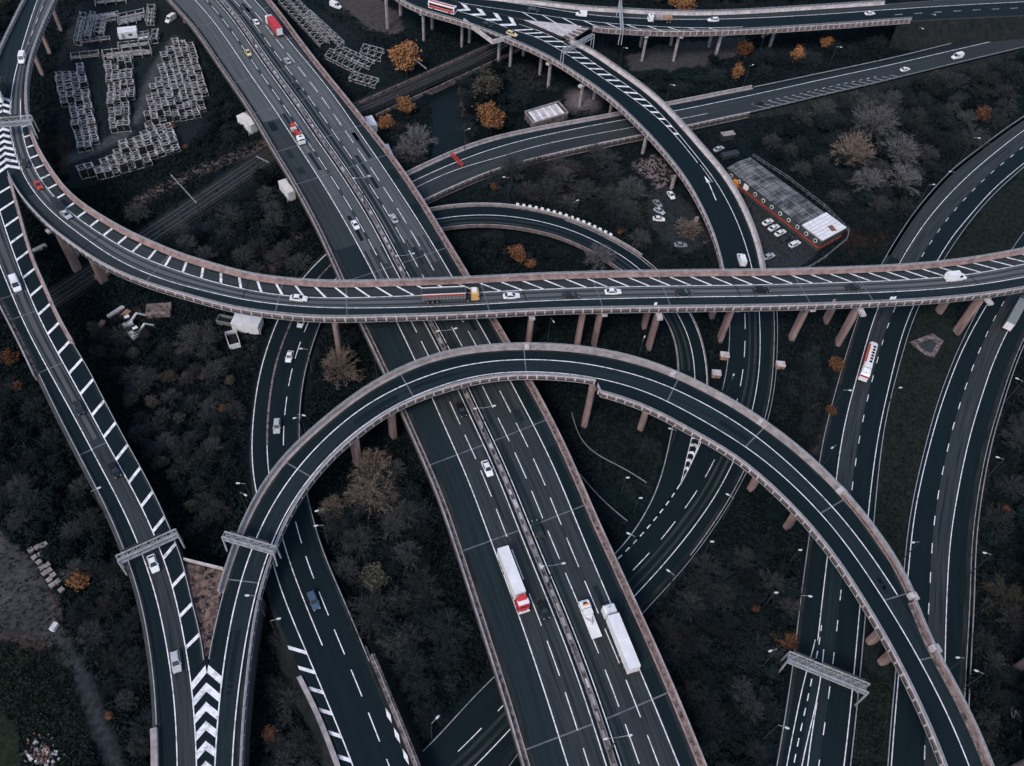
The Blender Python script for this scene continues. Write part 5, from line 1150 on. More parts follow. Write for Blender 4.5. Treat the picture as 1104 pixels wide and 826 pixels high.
bar_rack((101,34), (105,16), (10,0), 'short bar rack with bright bundles right of the two ladder racks', 4)
bar_rack((98,17), (127,12), (0,5), 'long bar rack along the top left of the yard head', 4, fill='rack_steel')
bar_rack((127,24), (155,18), (0,-9), 'wide bar rack with grey bundles at the top of the yard head', 6, fill='steel')
bar_rack((157,22), (159,5), (8,0), 'tall narrow bar rack at the top right of the yard head', 3)
bar_rack((110,60), (162,54), (0,-6), 'long pale lattice sided bar rack nearest the yard track', 4, h=2.6, fill='rack_steel')
bar_rack((76,62), (106,59), (0,-5), 'low brown bundle rack left of the long pale one', 4, h=1.2, fill='timber')
bar_rack((127,50), (160,46), (0,-4), 'bar rack behind the long pale one', 3, h=1.6, fill='concrete')
bar_rack((148,40), (160,38), (0,-5), 'small bar rack right of the white cabin', 3, h=1.8, fill='lamp_white')
bar_rack((162,42), (164,32), (7,-1), 'small upright bar rack at the right end of the yard head', 3)
bar_rack((102,3), (135,0), (0,-5), 'dark bar rack cut off by the top edge', 4, h=1.5, fill='concrete_dirty')
bar_rack((88,46), (118,42), (0,-3), 'thin row of rusty bars below the ladder racks', 3, h=1.0, fill='rust')
def cabin_box(a, b, wpx, h, label, name='site_cabin', cat='cabin', m='white_sheet', roof='white_metal', z=0.0, ribs=8, door=True, roofbump=.12):
    "box whose roof corner a, long edge to b and short edge by wpx are traced at roof height"
    A, B = un(*a, z+h), un(*b, z+h); W_ = un(a[0]+wpx[0], a[1]+wpx[1], z+h)-A; o = np.array([A[0], A[1], z]); B = B-A; root = empty(name, tuple(o), label, cat); L = np.linalg.norm(B); d = B/L; wl = np.linalg.norm(W_); n_ = W_/wl
    g = MB(); C_ = (B+W_)/2; g.box(C_+[0, 0, h/2], (L, wl, h), m, ax=(d, np.cross([0, 0, 1], d), np.array([0, 0, 1.0])))
    for k in range(ribs+1):
        for t in (-.01, 1.01): g.bar(d*L*k/ribs+W_*t+[0, 0, .1], d*L*k/ribs+W_*t+[0, 0, h-.1], .09, .09, m)
    g.build('wall', root)
    g = MB(); g.box(C_+[0, 0, h+roofbump/2], (L+.15, wl+.15, roofbump), roof, ax=(d, np.cross([0, 0, 1], d), np.array([0, 0, 1.0])))
    for k in range(ribs): g.bar(d*L*(k+.5)/ribs+[0, 0, h+roofbump+.02], d*L*(k+.5)/ribs+W_+[0, 0, h+roofbump+.02], .12, .06, roof)
    g.build('roof', root)
    if door:
        for t in (0, 1):
            g = MB(); c = d*L*.25+W_*t+n_*(.04 if t else -.04); g.box(c+[0, 0, h*.45], (1.0, .06, h*.8), 'steel', ax=(d, n_, np.array([0, 0, 1.0]))); g.build('door', root)
            g = MB(); c = d*L*.65+W_*t+n_*(.04 if t else -.04); g.box(c+[0, 0, h*.6], (1.4, .06, h*.35), 'glass_dark', ax=(d, n_, np.array([0, 0, 1.0]))); g.build('window', root)
    return root
cabin_box((127,30), (147,28), (-.5,6), 2.6, 'white site cabin standing among the bar racks')
cabin_box((258.5,124), (266,120.5), (8,13), 3.4, 'white sheeted container left of the upper motorway by the railway', 'storage_container', 'container', door=False)
cabin_box((302,195), (309,192.5), (6.5,14), 3.4, 'white container box left of the motorway below the railway', 'storage_container', 'container', door=False)
cabin_box((252.5,337), (281,341), (-2,12), 3.2, 'white ribbed container just below the high flyover at left', 'storage_container', 'container', door=False, ribs=12)
cabin_box((400,124), (406,134), (-6,3), 3.0, 'narrow white container right of the motorway beside the orange bush', 'storage_container', 'container', door=False)
cabin_box((418,155), (425,170), (-6,2), 3.0, 'narrow white container right of the motorway beside the grey tree', 'storage_container', 'container', door=False)
def skip(px, py, hx, hy, label, m='white_metal', z=0, s=1.0, name='open_skip'):
    p = un(px, py, 1.2); q = un(px+hx, py+hy, 1.2); root = empty(name, (p[0], p[1], z), label, 'skip', rz=math.atan2(q[1]-p[1], q[0]-p[0])); g = MB()
    for y in (-1.2, 1.2): g.box((0, y*s, .95*s), (4.4*s, .14, 1.6*s), m)
    for x in (-2.2, 2.2): g.box((x*s, 0, .95*s), (.14, 2.4*s, 1.6*s), m)
    g.box((0, 0, .2), (4.4*s, 2.4*s, .2), 'steel_dark')
    for x in (-1.4, 0, 1.4):
        for y in (-1.3, 1.3): g.box((x*s, y*s, .95*s), (.14, .12, 1.6*s), m)
    g.build('body', root); g = MB(); g.box((0, 0, .8*s), (4.0*s, 2.1*s, .5*s), 'rack_fill', taper=.8); g.build('load', root); return root
skip(251, 366, 4, 12, 'white open skip beside the ribbed container below the flyover', s=1.2)
skip(243, 345, 10, 2, 'grey open skip left of the ribbed container', 'steel')
# sheeted shelter at the foot of the curved ramp
c = [un(x, y, 3.0) for x, y in ((566,120.5),(602,109.5),(612.5,121.5),(575,132.5))]; o0 = np.array([c[0][0], c[0][1], 0]); root = empty('flat_roof_shed', tuple(o0), 'low shed with a pale sheeted roof and raised rim below the curved ramp', 'shed')
g = MB(); lowc = [p-[0, 0, 3] for p in c]
for i in range(4): j = (i+1) % 4; g.face([lowc[i]-o0, lowc[j]-o0, c[j]-o0, c[i]-o0], 'concrete_dirty')
g.face([p-o0-[0, 0, .5] for p in c], 'concrete_dark'); g.build('wall', root)
g = MB()
for i in range(4): j = (i+1) % 4; g.bar(c[i]-o0, c[j]-o0, .3, .5, 'concrete')
g.build('rim', root); g = MB(); cc = sum(c)/4
ins = [cc+(p-cc)*.86-o0-[0, 0, .25] for p in c]; g.face(ins, 'concrete_pale')
for k in range(9): t = (k+.5)/9; g.bar(ins[0]*(1-t)+ins[1]*t+[0, 0, .06], ins[3]*(1-t)+ins[2]*t+[0, 0, .06], .9, .16, 'concrete_pale' if k % 2 else 'white_sheet')
g.build('roof_sheet', root)
# ------------------------------------------------------------------ long low building with the red band
hb_ = 4.6; A, B, C2, D2 = [un(x, y, hb_) for x, y in ((785,182),(809,171),(911,247),(884,264))]
D2 = A+(C2-B)*.995; o0 = np.array([A[0], A[1], 0]); ln = D2-A; L = np.linalg.norm(ln); d = ln/L; wv = B-A; nw = np.cross(d, [0, 0, 1.0]); nw = -nw if nw.dot(wv) > 0 else nw
root = empty('long_building', tuple(o0), 'long low building with a striped grey roof, round windows and a red band', 'building')
mat('roof_sheet', (.030, .034, .036), (.20, .197, .193), .22, .8, 8, lo=.40, hi=.66, stretch=(1, 1, 1))
mat('red_dull', (.46, .045, .032), (.26, .028, .022), .5, .7, 5)
mat('wall_green', (.045, .06, .055), (.03, .04, .038), .6, .8, 3)
g = MB(); P0 = [np.zeros(3), ln, ln+wv, wv]
for i in range(4): j = (i+1) % 4; g.face([P0[i], P0[j], P0[j]+[0, 0, hb_], P0[i]+[0, 0, hb_]], 'wall_green')
w_ = g.build('wall', root)
g = MB(); t1 = .80
rr = [[-.4, -.03, 1.03]]
def RP(t, s_, dz=0.0): return ln*t+wv*s_+np.array([0, 0, hb_+dz])
g.face([RP(-.005, -.03, .1), RP(t1, -.03, .1), RP(t1, .5, .75), RP(-.005, .5, .75)], 'roof_sheet'); g.face([RP(-.005, .5, .75), RP(t1, .5, .75), RP(t1, 1.03, .1), RP(-.005, 1.03, .1)], 'roof_sheet')
for k in range(26):
    t = -.005+(t1+.005)*k/25
    for s0_, s1_, z0_, z1_ in ((-.03, .5, .14, .79), (.5, 1.03, .79, .14)): g.bar(RP(t, s0_, z0_), RP(t, s1_, z1_), .16, .08, 'steel' if k % 4 == 0 else 'steel_dark')
for s_, z_ in ((.5, .82), (-.03, .12), (1.03, .12), (.25, .47), (.75, .47)): g.bar(RP(-.005, s_, z_), RP(t1, s_, z_), .16, .1, 'steel_dark' if s_ != .5 else 'steel')
g.build('roof', root)
g = MB(); q = [RP(t1+.002, -.04, .55), RP(1.008, -.04, .55), RP(1.008, 1.04, .55), RP(t1+.002, 1.04, .55)]; g.face(q, 'white_sheet'); ql = [p-[0, 0, .55] for p in q]
for i in range(4): j = (i+1) % 4; g.face([ql[i], ql[j], q[j], q[i]], 'concrete')
for k in range(1, 6): t = t1+.03*k; g.bar(RP(t+.005, -.03, .57), RP(t+.005, 1.03, .57), .1, .04, 'concrete')
rf_ = g.build('end_roof', root)
g = MB(); g.box(RP(.955, .62, .62), (1.8, 2.6, .1), 'rust', rz=.4); g.build('rust_patch', rf_)
g = MB(); g.bar(nw*.1+[0, 0, 1.5], ln+nw*.1+[0, 0, 1.5], .14, .55, 'red_dull'); g.build('red_band', root)
g = MB(); g.bar(ln+d*.1+[0, 0, 1.5], ln+wv+d*.1+[0, 0, 1.5], .14, .55, 'red_dull'); g.build('red_band', root)
for k in range(11):
    t = .05+.9*k/10; c = ln*t+nw*.06+[0, 0, 3.1]; f = MB(); f.tube(c-nw*.1, c+nw*.08, .75, .75, 'white_metal', 14); w1 = f.build('window', w_)
    f = MB(); f.tube(c+nw*.07, c+nw*.10, .52, .52, 'glass_dark', 14); f.build('pane', w1)
g = MB(); g.box(ln*.22+nw*.3+[0, 0, 3.2], (1.9, .3, 1.9), 'lamp_white', rz=math.atan2(d[1], d[0])); g.build('wall_sign', root)
g = MB(); g.box(ln*.12+nw*.5+[0, 0, 1.6], (2.2, 1.0, 3.0), 'paint_orange', rz=math.atan2(d[1], d[0])); g.build('entrance_porch', root)
# fence round the building
fp = [un(x, y, 1.6) for x, y in ((812,166),(850,190),(890,221),(916,247),(914,256),(890,276),(872,287),(856,291))]
g = MB()
for a, b in zip(fp, fp[1:]):
    for z in (0, -.8): g.bar(a+[0, 0, z], b+[0, 0, z], .1, .1, 'steel')
    L_ = np.linalg.norm(b-a)
    for k in range(int(L_/2.5)+1): q = a+(b-a)*k*2.5/L_; g.bar(q, [q[0], q[1], 0], .1, .1, 'steel')
tag(g.build('wire_fence'), 'grey post and wire fence round the back of the long building', 'fence')

# ------------------------------------------------------------------ lattice girders stacked right of the motorway
def girder(a, b, wpx, z, label, h=1.4, n=9, name='lattice_girder'):
    A, B = un(*a, z+h), un(*b, z+h); W_ = un(a[0]+wpx[0], a[1]+wpx[1], z+h)-A; o = np.array([A[0], A[1], z]); B = B-A; g = MB()
    for t in (0, 1):
        for zz in (.1, h): g.bar(W_*t+[0, 0, zz], B+W_*t+[0, 0, zz], .18, .18, 'rack_steel')
    for i in range(n+1):
        p = B*i/n; g.bar(p+[0, 0, h], p+W_+[0, 0, h], .2, .2, 'rack_steel'); g.bar(p+[0, 0, .1], p+[0, 0, h], .16, .16, 'rack_steel'); g.bar(p+W_+[0, 0, .1], p+W_+[0, 0, h], .16, .16, 'rack_steel')
        if i < n: q = B*(i+1)/n; g.bar(p+[0, 0, h], q+W_+[0, 0, h], .14, .14, 'rack_steel'); g.bar(p+[0, 0, .1], q+[0, 0, h], .14, .14, 'rack_steel')
    return tag(g.build(name, None, label, tuple(o)), None, 'girder', 'lattice girders beside the motorway')
girder((300,0), (345,48), (7,-4), .1, 'steel lattice girder lying nearest the upper right side of the motorway', n=12)
girder((309,-4), (355,44), (6,-4), .1, 'steel lattice girder lying second from the upper right side of the motorway', n=12)
girder((330,14), (366,48), (5,-3), .1, 'short steel lattice girder lying outermost beside the upper motorway', n=8)
girder((350,60), (386,78), (6,-8), .1, 'wide flat steel frame lying among the girder stacks', n=6)
girder((360,54), (398,72), (6,-6), .1, 'dark steel frame behind the wide flat one', n=6)
girder((376,84), (404,92), (5,-7), .1, 'small steel frame near the railway end of the girder stacks', n=4)
girder((388,56), (410,62), (4,-9), .1, 'small upright steel frame at the far end of the girder stacks', n=3, h=2)
# ------------------------------------------------------------------ site works between the left ramps, odds and ends
def digger(px, py, hx, hy, label, m='white_metal'):
    p = un(px, py, 1.2); q = un(px+hx, py+hy, 1.2); root = empty('excavator', (p[0], p[1], 0), label, 'excavator', rz=math.atan2(q[1]-p[1], q[0]-p[0]))
    for y in (-1.0, 1.0):
        g = MB(); g.box((0, y, .4), (3.4, .55, .75), 'tyre', taper=.85); g.build('track', root)
    g = MB(); g.box((-.3, 0, 1.35), (2.8, 2.3, 1.0), m); g.box((-1.2, 0, 1.75), (1.2, 2.2, .9), m); g.build('body', root)
    g = MB(); g.box((.4, .55, 2.2), (1.4, 1.0, 1.5), 'glass_dark', taper=.85); g.box((.4, .55, 2.98), (1.35, 1.0, .1), m); g.build('cab', root)
    g = MB(); g.bar((.8, -.3, 1.6), (3.0, -.3, 3.6), .35, .5, m); g.bar((3.0, -.3, 3.6), (5.0, -.3, 1.6), .3, .4, m); g.build('boom', root)
    g = MB(); g.box((5.1, -.3, 1.1), (.8, .9, .9), 'steel_dark', taper=.7); g.build('bucket', root); return root
digger(138, 348, 12, -5, 'white excavator on the site between the two left ramps')
digger(147, 360, 6, -3, 'small white excavator lower on the site between the two left ramps')
def beamobj(a, b, h, wd, ht, m, label, name, cat, z=0):
    A, B = un(*a, z+h), un(*b, z+h); A[2] = B[2] = 0; g = MB(); nb = 3; dd = (B-A)/np.linalg.norm(B-A); nn = np.array([-dd[1], dd[0], 0])
    for k in range(nb): g.bar(A*1+nn*wd*(k-1)*.36+[0, 0, z+h-ht/2], B+nn*wd*(k-1)*.36+[0, 0, z+h-ht/2], wd*.31, ht, m)
    o = g.build(name); return tag(o, label, cat)
beamobj((116,341), (133,330), .9, 1.2, .9, 'concrete_pale', 'long pale beam lying on the site beside the high flyover', 'concrete_beam', 'beam')
beamobj((129,343), (139,334), .8, 1.6, .8, 'timber', 'tan timber bundle lying beside the pale beam', 'timber_bundle', 'timber')
beamobj((106,353), (112,345), .8, 1.4, .8, 'timber', 'small tan timber bundle lying left of the site', 'timber_bundle', 'timber')
beamobj((33,271), (49,263), 1, 1.2, .9, 'concrete_pale', 'pale beam in the dark gap between the two left ramps', 'concrete_beam', 'beam')
beamobj((102,299), (117,293), 1, 1.6, .8, 'timber', 'tan boards under the near edge of the high flyover', 'timber_bundle', 'timber')
beamobj((596,184), (629,180), 1.2, 3.0, 1.0, 'rust', 'long rust red pile lying in the bushes below the low road', 'scrap_pile', 'pile')
beamobj((157,334), (184,332), 1.6, 4.5, 1.4, 'concrete_dirty', 'low grey slab stack below the high flyover at left', 'slab_stack', 'slabs')
beamobj((779,167), (796,163), 1.8, 2.2, 1.6, 'steel_dark', 'dark trailer bed by the trees outside the curved ramp', 'flat_trailer', 'trailer')
cabin_box((777,143), (790,141), (3,4), 2.4, 'small pale roofed hut below the low road wall', 'site_cabin', 'cabin', 'steel_dark', 'concrete', ribs=4, door=False)
cabin_box((66,262), (73,272), (9,-4), 3.0, 'pale concrete box below the hatched curve in the dark gap', 'switch_room', 'hut', 'concrete', 'concrete_pale', ribs=3, door=False)
for x, y, l in ((781, 384, 'tan utility cabinet by the kerb of the ground road'), (772, 403.5, 'tan utility cabinet between loop and ground road'), (841, 394, 'tan utility cabinet right of the ground road')):
    p = un(x, y, .7); root = empty('utility_cabinet', (p[0], p[1], 0), l, 'utility cabinet'); g = MB(); g.box((0, 0, .7), (2.4, 1.9, 1.4), 'timber'); g.build('body', root); g = MB(); g.box((0, 0, 1.45), (2.6, 2.1, .1), 'concrete_pale'); g.build('lid', root)
# fan shaped concrete basin on the grass
bp_ = [un(x, y, .1) for x, y in ((980.5,369),(1005,359.5),(1017.5,367.5),(1007,386),(996,382))]; root = empty('drain_basin', (0, 0, 0), 'fan shaped concrete basin sunk in the grass between the carriageways', 'basin'); cc = sum(bp_)/5
g = MB(); inn = [cc+(p-cc)*.72 for p in bp_]
for i in range(5): j = (i+1) % 5; g.face([bp_[i], bp_[j], inn[j], inn[i]], 'concrete_dirty'); g.face([inn[i], inn[j], cc+(inn[j]-cc)*.8-[0, 0, .12], cc+(inn[i]-cc)*.8-[0, 0, .12]], 'concrete_dirty')
g.build('rim', root); g = MB(); g.face([cc+(p-cc)*.8-[0, 0, .09] for p in inn], 'steel_dark'); g.build('basin_floor', root)
# low barriers along verges
def rail_obj(pts, z, label, name='guard_rail', cat='barrier', m='galv', h=.75, group=None):
    rd = Road([(x, y, z) for x, y in pts], 3); g = MB(); sweep(g, rd, [(-.08, h-.32), (.08, h-.32), (.08, h), (-.08, h)], m)
    for q in np.arange(.5, rd.L, 3.2): g.box(rd.at(q, 0, h/2)[0], (.12, .12, h), 'steel_dark', rz=rd.ang(q))
    return tag(g.build(name), label, cat, group)
rail_obj([(616,446),(627,480),(646,494),(671,505),(697,522)], .2, 'bowed guard rail in the dark hollow right of the motorway', m='steel')
rail_obj([(624,512),(652,544),(676,563)], .2, 'short guard rail running off the motorway edge into the hollow', m='steel')
for rd_, dd_, l in ((R8, bR+.2, 'guard rail along the right side of the nearer carriageway'), (R8, bL+.1, 'guard rail along the left side of the nearer carriageway'), (R9b, cL-.3, 'guard rail along the left side of the far carriageway'), (R9b, cR+.5, 'guard rail along the right kerb of the far carriageway'), (R10, aR+.3, 'guard rail along the outer kerb of the ground road')):
    o = guard(rd_, dd_, None, m='galv' if rd_ is not R10 else 'steel'); tag(o, l, 'guard rail')
# pallets on the waste ground, rubble heap
for x, y in ((33,593),(37,601),(40,590),(45,588),(48,587),(44,597),(48,596),(51,594),(42,606),(45,612),(48,618),(51,609),(53,615),(57,620),(53,625),(56,631),(62,627),(66,636)):
    p = un(x, y, .6); g = MB()
    for k in range(5): g.box((0, -.75+k*.37, 1.0), (1.9, .26, .06), 'concrete')
    for k in range(5): g.box((0, 0, .16+k*.18), (1.85, 1.75, .09), 'timber' if k % 2 else 'concrete_dirty')
    o = g.build('pallet_stack', None, 'pale pallet stack in the double row on the waste ground', (p[0], p[1], -.03)); o.rotation_euler = (0, 0, .9+random.uniform(-.1, .1)); o.scale = (.62, .62, .8); tag(o, None, 'pallet stack', 'pallet stacks on the waste ground')
p = un(58.5, 676, .5); root = empty('white_crate', (p[0], p[1], 0), 'single white crate standing alone on the waste ground', 'crate', rz=-.2); g = MB(); g.box((0, 0, .5), (1.0, 1.7, 1.0), 'lamp_white'); g.build('body', root); g = MB(); g.box((0, 0, 1.02), (1.1, 1.8, .08), 'concrete_pale'); g.build('lid', root)
g = MB()
for k in range(190):
    r_ = abs(random.gauss(0, 1)); a_ = random.uniform(0, 6.28); p = un(44+random.gauss(0, 7.5), 815+random.gauss(0, 9)-(abs(random.gauss(0, 10)) if k % 4 == 0 else 0), .3); sz = random.uniform(.25, .8); g.box((p[0], p[1], random.uniform(.0, .5)), (sz, sz*random.uniform(.5, 1), sz*.6), random.choice(['concrete_pale', 'concrete', 'concrete_dirty', 'steel_dark', 'steel_dark', 'rust', 'rack_fill', 'concrete_dirty']), rz=random.uniform(0, 3), taper=random.uniform(.5, .9))
o = g.build('rubble'); tag(o, kind='stuff')

# ------------------------------------------------------------------ plants
GW, GH, X0, Y0 = 760, 560, -380, -40
mask_any = np.zeros((GH, GW), bool); mask_low = np.zeros((GH, GW), bool)
def stamp(mk, P, r=1):
    i = np.clip((P[:, 1]-Y0).astype(int), 1, GH-2); j = np.clip((P[:, 0]-X0).astype(int), 1, GW-2)
    for a in range(-r, r+1):
        for b in range(-r, r+1): mk[np.clip(i+a, 0, GH-1), np.clip(j+b, 0, GW-1)] = True
for _, rd, a, b, deck in FOOT:
    u = np.arange(0, rd.L, .8)
    for t in np.linspace(0, 1, 40):
        P = rd.at(u, a_ := np.interp(u, np.arange(0, rd.L, 1.0)[:len(a)], a)*(1-t)+np.interp(u, np.arange(0, rd.L, 1.0)[:len(b)], b)*t)
        stamp(mask_any, P, 1)
        lowp = P[P[:, 2] < 4.5]
        if len(lowp): stamp(mask_low, lowp, 0)
u = np.arange(0, RL.L, .8)
for t in np.linspace(-5.5, 5.5, 14): stamp(mask_low, RL.at(u, t), 0); stamp(mask_any, RL.at(u, t), 0)
def masked(P, mk): 
    i = np.clip((P[:, 1]-Y0).astype(int), 0, GH-1); j = np.clip((P[:, 0]-X0).astype(int), 0, GW-1); return mk[i, j]
def leafmat(name, c1, c2, sc_=.9, rnd=.25, tr=.15):
    m = mat(name, c1, c2, sc_, .85, 4, lo=.35, hi=.65, rnd=rnd, spec=.1); return m
leafmat('twig_brown', (.019, .0235, .027), (.050, .0495, .0515), rnd=.5); leafmat('twig_dark', (.0095, .0160, .0190), (.023, .031, .035), rnd=.4); leafmat('twig_tan', (.10, .080, .066), (.23, .175, .140), rnd=.15)
leafmat('twig_grey', (.065, .066, .072), (.17, .158, .162), rnd=.25); leafmat('twig_mid', (.027, .032, .035), (.072, .071, .071), rnd=.4)
leafmat('leaf_orange', (.085, .045, .026), (.42, .195, .085), 1.6, rnd=.25); leafmat('leaf_rust', (.060, .034, .024), (.20, .088, .042), 1.2, rnd=.35); leafmat('leaf_olive', (.026, .030, .026), (.080, .068, .050), rnd=.3)
leafmat('leaf_dark', (.0048, .0100, .0120), (.0130, .0210, .0230), rnd=.45); leafmat('scrub', (.0045, .0095, .0118), (.0135, .0190, .0208), .10, rnd=0); leafmat('scrub_warm', (.0085, .0120, .0135), (.029, .0245, .0230), .15, rnd=0)
leafmat('grass_dark', (.0072, .0145, .0140), (.0165, .0245, .0210), .2, rnd=0); leafmat('ivy', (.0040, .0090, .0108), (.0105, .0185, .0205), .2, rnd=0)
def quads(C, Dv, Sv):
    "flat leaves: centres, two half axes"
    n_ = len(C); V = np.stack([C-Dv-Sv, C+Dv-Sv, C+Dv+Sv, C-Dv+Sv], 1).reshape(-1, 3); return V, np.arange(4*n_).reshape(-1, 4)
def unit(v): return v/np.linalg.norm(v, axis=-1, keepdims=True)
def bare_tree(seed, h, spread, ntw, up=.55, wd=.07, levels=3):
    "trunk and limbs, then fine twigs as thin blades"
    r = np.random.RandomState(seed); segs = []; tips = []
    def grow(p, d, L, rad, lv):
        n_ = 3; 
        for k in range(n_):
            q = p+d*L/n_; segs.append((p, q, rad*(1-.22*k), rad*(1-.22*(k+1)))); p = q; d = unit(d+r.normal(0, .12, 3)+[0, 0, .05])
            if lv < levels and k > 0:
                for _ in range(2):
                    s_ = unit(r.normal(0, 1, 3)*[1, 1, .4]); nd = unit(d*up+s_*(1-up)*1.25); grow(p, nd, L*r.uniform(.55, .8), rad*.5, lv+1)
        if lv >= 1: tips.append((p, d, L))
    grow(np.array([0, 0, -.2]), unit(np.array([r.normal(0, .05), r.normal(0, .05), 1])), h*.42, h*.022, 0)
    tp = np.array([t[0] for t in tips]); td = np.array([t[1] for t in tips]); g = MB()
    for p, q, a, b in segs: g.tube(p, q, max(a, .03), max(b, .025), 'bark', 5, cap=False)
    i = r.randint(0, len(tp), ntw); L = r.uniform(.07, .17, ntw)*h; d = unit(td[i]+r.normal(0, .42, (ntw, 3))+[0, 0, .22]); back = r.uniform(-.6, .9, (ntw, 1))
    C0 = tp[i]-td[i]*L[:, None]*back; C0 += r.normal(0, .03*h, (ntw, 3)); C1 = C0+d*L[:, None]; s_ = unit(np.cross(d, r.normal(0, 1, (ntw, 3))))*wd*r.uniform(.5, 1.1, (ntw, 1))
    C = (C0+C1)/2; V, Fq = quads(C, (C1-C0)/2, s_/2)
    k = ntw//2; j = r.randint(0, ntw, k); b0 = C0[j]+(C1-C0)[j]*r.uniform(.3, .9, (k, 1)); d2 = unit(d[j]+r.normal(0, .7, (k, 3))); L2 = (L[j]*r.uniform(.3, .6, k))[:, None]
    V2, F2 = quads(b0+d2*L2/2, d2*L2/2, unit(np.cross(d2, r.normal(0, 1, (k, 3))))*wd*.32)
    V = np.vstack([V, V2]); Fq = np.vstack([Fq, F2+len(C)*4])
    sx = spread/max(np.percentile(np.hypot(V[:, 0], V[:, 1]), 95), .1); sz = h/np.percentile(V[:, 2], 99); V = V*[sx, sx, sz]
    g.v = [(a*sx, b*sx, c*sz) for a, b, c in g.v]
    return g.mesh('trunk'), raw_mesh('crown', V, Fq)
def leafy_tree(seed, h, spread, nl, size, clumps=26, low=.28):
    r = np.random.RandomState(seed); g = MB(); g.tube((0, 0, -.2), (0, 0, h*.45), h*.022, h*.013, 'bark', 6)
    cz = h*(low+1)/2; rz_ = h*(1-low)/2; cs = []
    for _ in range(clumps):
        v = unit(r.normal(0, 1, 3)); v *= r.uniform(.25, 1.0)*(1 if v[2] > -.3 else .8); c = np.array([v[0]*spread*.8, v[1]*spread*.8, cz+v[2]*rz_*.85]); cs.append(c); g.tube((0, 0, h*r.uniform(.2, .45)), c, h*.008, .02, 'bark', 4, cap=False)
    cs = np.array(cs); i = r.randint(0, clumps, nl); rad = spread*.30*r.uniform(.35, 1.5, clumps)[i][:, None]; C = cs[i]+r.normal(0, .52, (nl, 3))*rad*[1, 1, .85]+[0, 0, .0]
    a = unit(r.normal(0, 1, (nl, 3))+[0, 0, .3]); b = unit(np.cross(a, r.normal(0, 1, (nl, 3)))); s_ = size*r.uniform(.5, 1.2, (nl, 1)); V, Fq = quads(C, a*s_*.6, b*s_*.42); return g.mesh('trunk'), raw_mesh('crown', V, Fq)
def fan_tree(seed, h, spread, ns, per, wd, base=.12, droop=.0, narrow=1.0):
    "stems fanning out of a short bole to an uneven dome, each clothed in finer and finer twigs"
    r = np.random.RandomState(seed); g = MB(); bole = np.array([0, 0, h*base]); g.tube((0, 0, -.2), bole, h*.028, h*.022, 'bark', 6); C0 = []; C1 = []; Wd = []
    lob = r.normal(0, 1, (9, 3)); lob[:, 2] = abs(lob[:, 2]); lob = unit(lob)
    for k in range(ns):
        v = r.normal(0, 1, 3); v[2] = abs(v[2])*narrow+.12; v = unit(v); bump = .74+.34*np.max(lob@v)**5*r.uniform(.7, 1.1); e = np.array([v[0]*spread, v[1]*spread, h*base+v[2]*h*(1-base)])*[bump, bump, 1]; e[2] *= r.uniform(.8, 1.05)
        st = bole*[1, 1, r.uniform(.5, 1.9)]; m1 = st+(e-st)*.5+np.array([0, 0, h*.07])+r.normal(0, .035*h, 3); p = [st+(1-(1-t)**1)*0+((1-t)**2*0) for t in ()]
        T_ = np.linspace(0, 1, 7)[:, None]; c = (1-T_)**2*st+2*T_*(1-T_)*m1+T_**2*e
        for i in range(6):
            C0.append(c[i]); C1.append(c[i+1]); Wd.append(wd*(2.3-1.7*i/6))
        if k % 5 == 0:
            for i in range(4): g.tube(c[i], c[i+1], h*.009*(1-i*.2), h*.009*(1-(i+1)*.2), 'bark', 4, cap=False)
        for _ in range(per):
            t = r.uniform(.25, 1)**.8; i = min(int(t*6), 5); q = c[i]+(c[i+1]-c[i])*(t*6-i); d = unit(unit(c[i+1]-c[i])*1.0+r.normal(0, .5, 3)+[0, 0, .15]); L = h*r.uniform(.06, .17)*(1.15-.4*t); C0.append(q); C1.append(q+d*L); Wd.append(wd*.8)
            for _ in range(2):
                q2 = q+d*L*r.uniform(.3, .95); d2 = unit(d+r.normal(0, .6, 3)); L2 = L*r.uniform(.3, .65); C0.append(q2); C1.append(q2+d2*L2); Wd.append(wd*.55)
    C0 = np.array(C0); C1 = np.array(C1); Wd = np.array(Wd)[:, None]; d = unit(C1-C0); s_ = unit(np.cross(d, r.normal(0, 1, d.shape)))*Wd; V, Fq = quads((C0+C1)/2, (C1-C0)/2, s_/2); return g.mesh('trunk'), raw_mesh('crown', V, Fq)
BARE = [fan_tree(3+k, 9, 4.0, 55+8*(k % 3), 15, .055, base=.16+.05*(k % 3), narrow=.7+.15*(k % 3)) for k in range(7)]; FAN = [fan_tree(31+k, 9, 4.2, 75, 13, .075, base=.12, narrow=.9) for k in range(4)]
LEAFY = [leafy_tree(51+k, 8, 3.3, 2700, .33, 22+7*k, low=.10) for k in range(5)]; BUSH = [leafy_tree(71+k, 3.2, 2.2, 1500, .26, 18, .02) for k in range(4)]
NT = 0
def tree(kind, m_, pos, hh, ww, label, group=None, name='bare_tree', cat='tree'):
    "own height and half width"
    global NT; tm, cm = random.choice(kind); root = empty(name, tuple(pos), label, cat, group, rz=random.uniform(0, 6.28)); base_h = {id(BARE): 9, id(FAN): 9, id(LEAFY): 8, id(BUSH): 3.2}[id(kind)]; base_w = {id(BARE): 4.0, id(FAN): 4.2, id(LEAFY): 3.6, id(BUSH): 2.4}[id(kind)]
    root.scale = (ww/base_w, ww/base_w, hh/base_h)
    for nm, me in (('trunk', tm), ('crown', cm)):
        o = bpy.data.objects.new(nm, me); COL.objects.link(o); o.parent = root
        if nm == 'crown':
            if not me.materials: me.materials.append(MATS[m_])
            o.material_slots[0].link = 'OBJECT'; o.material_slots[0].material = MATS[m_]
    NT += 1; return root
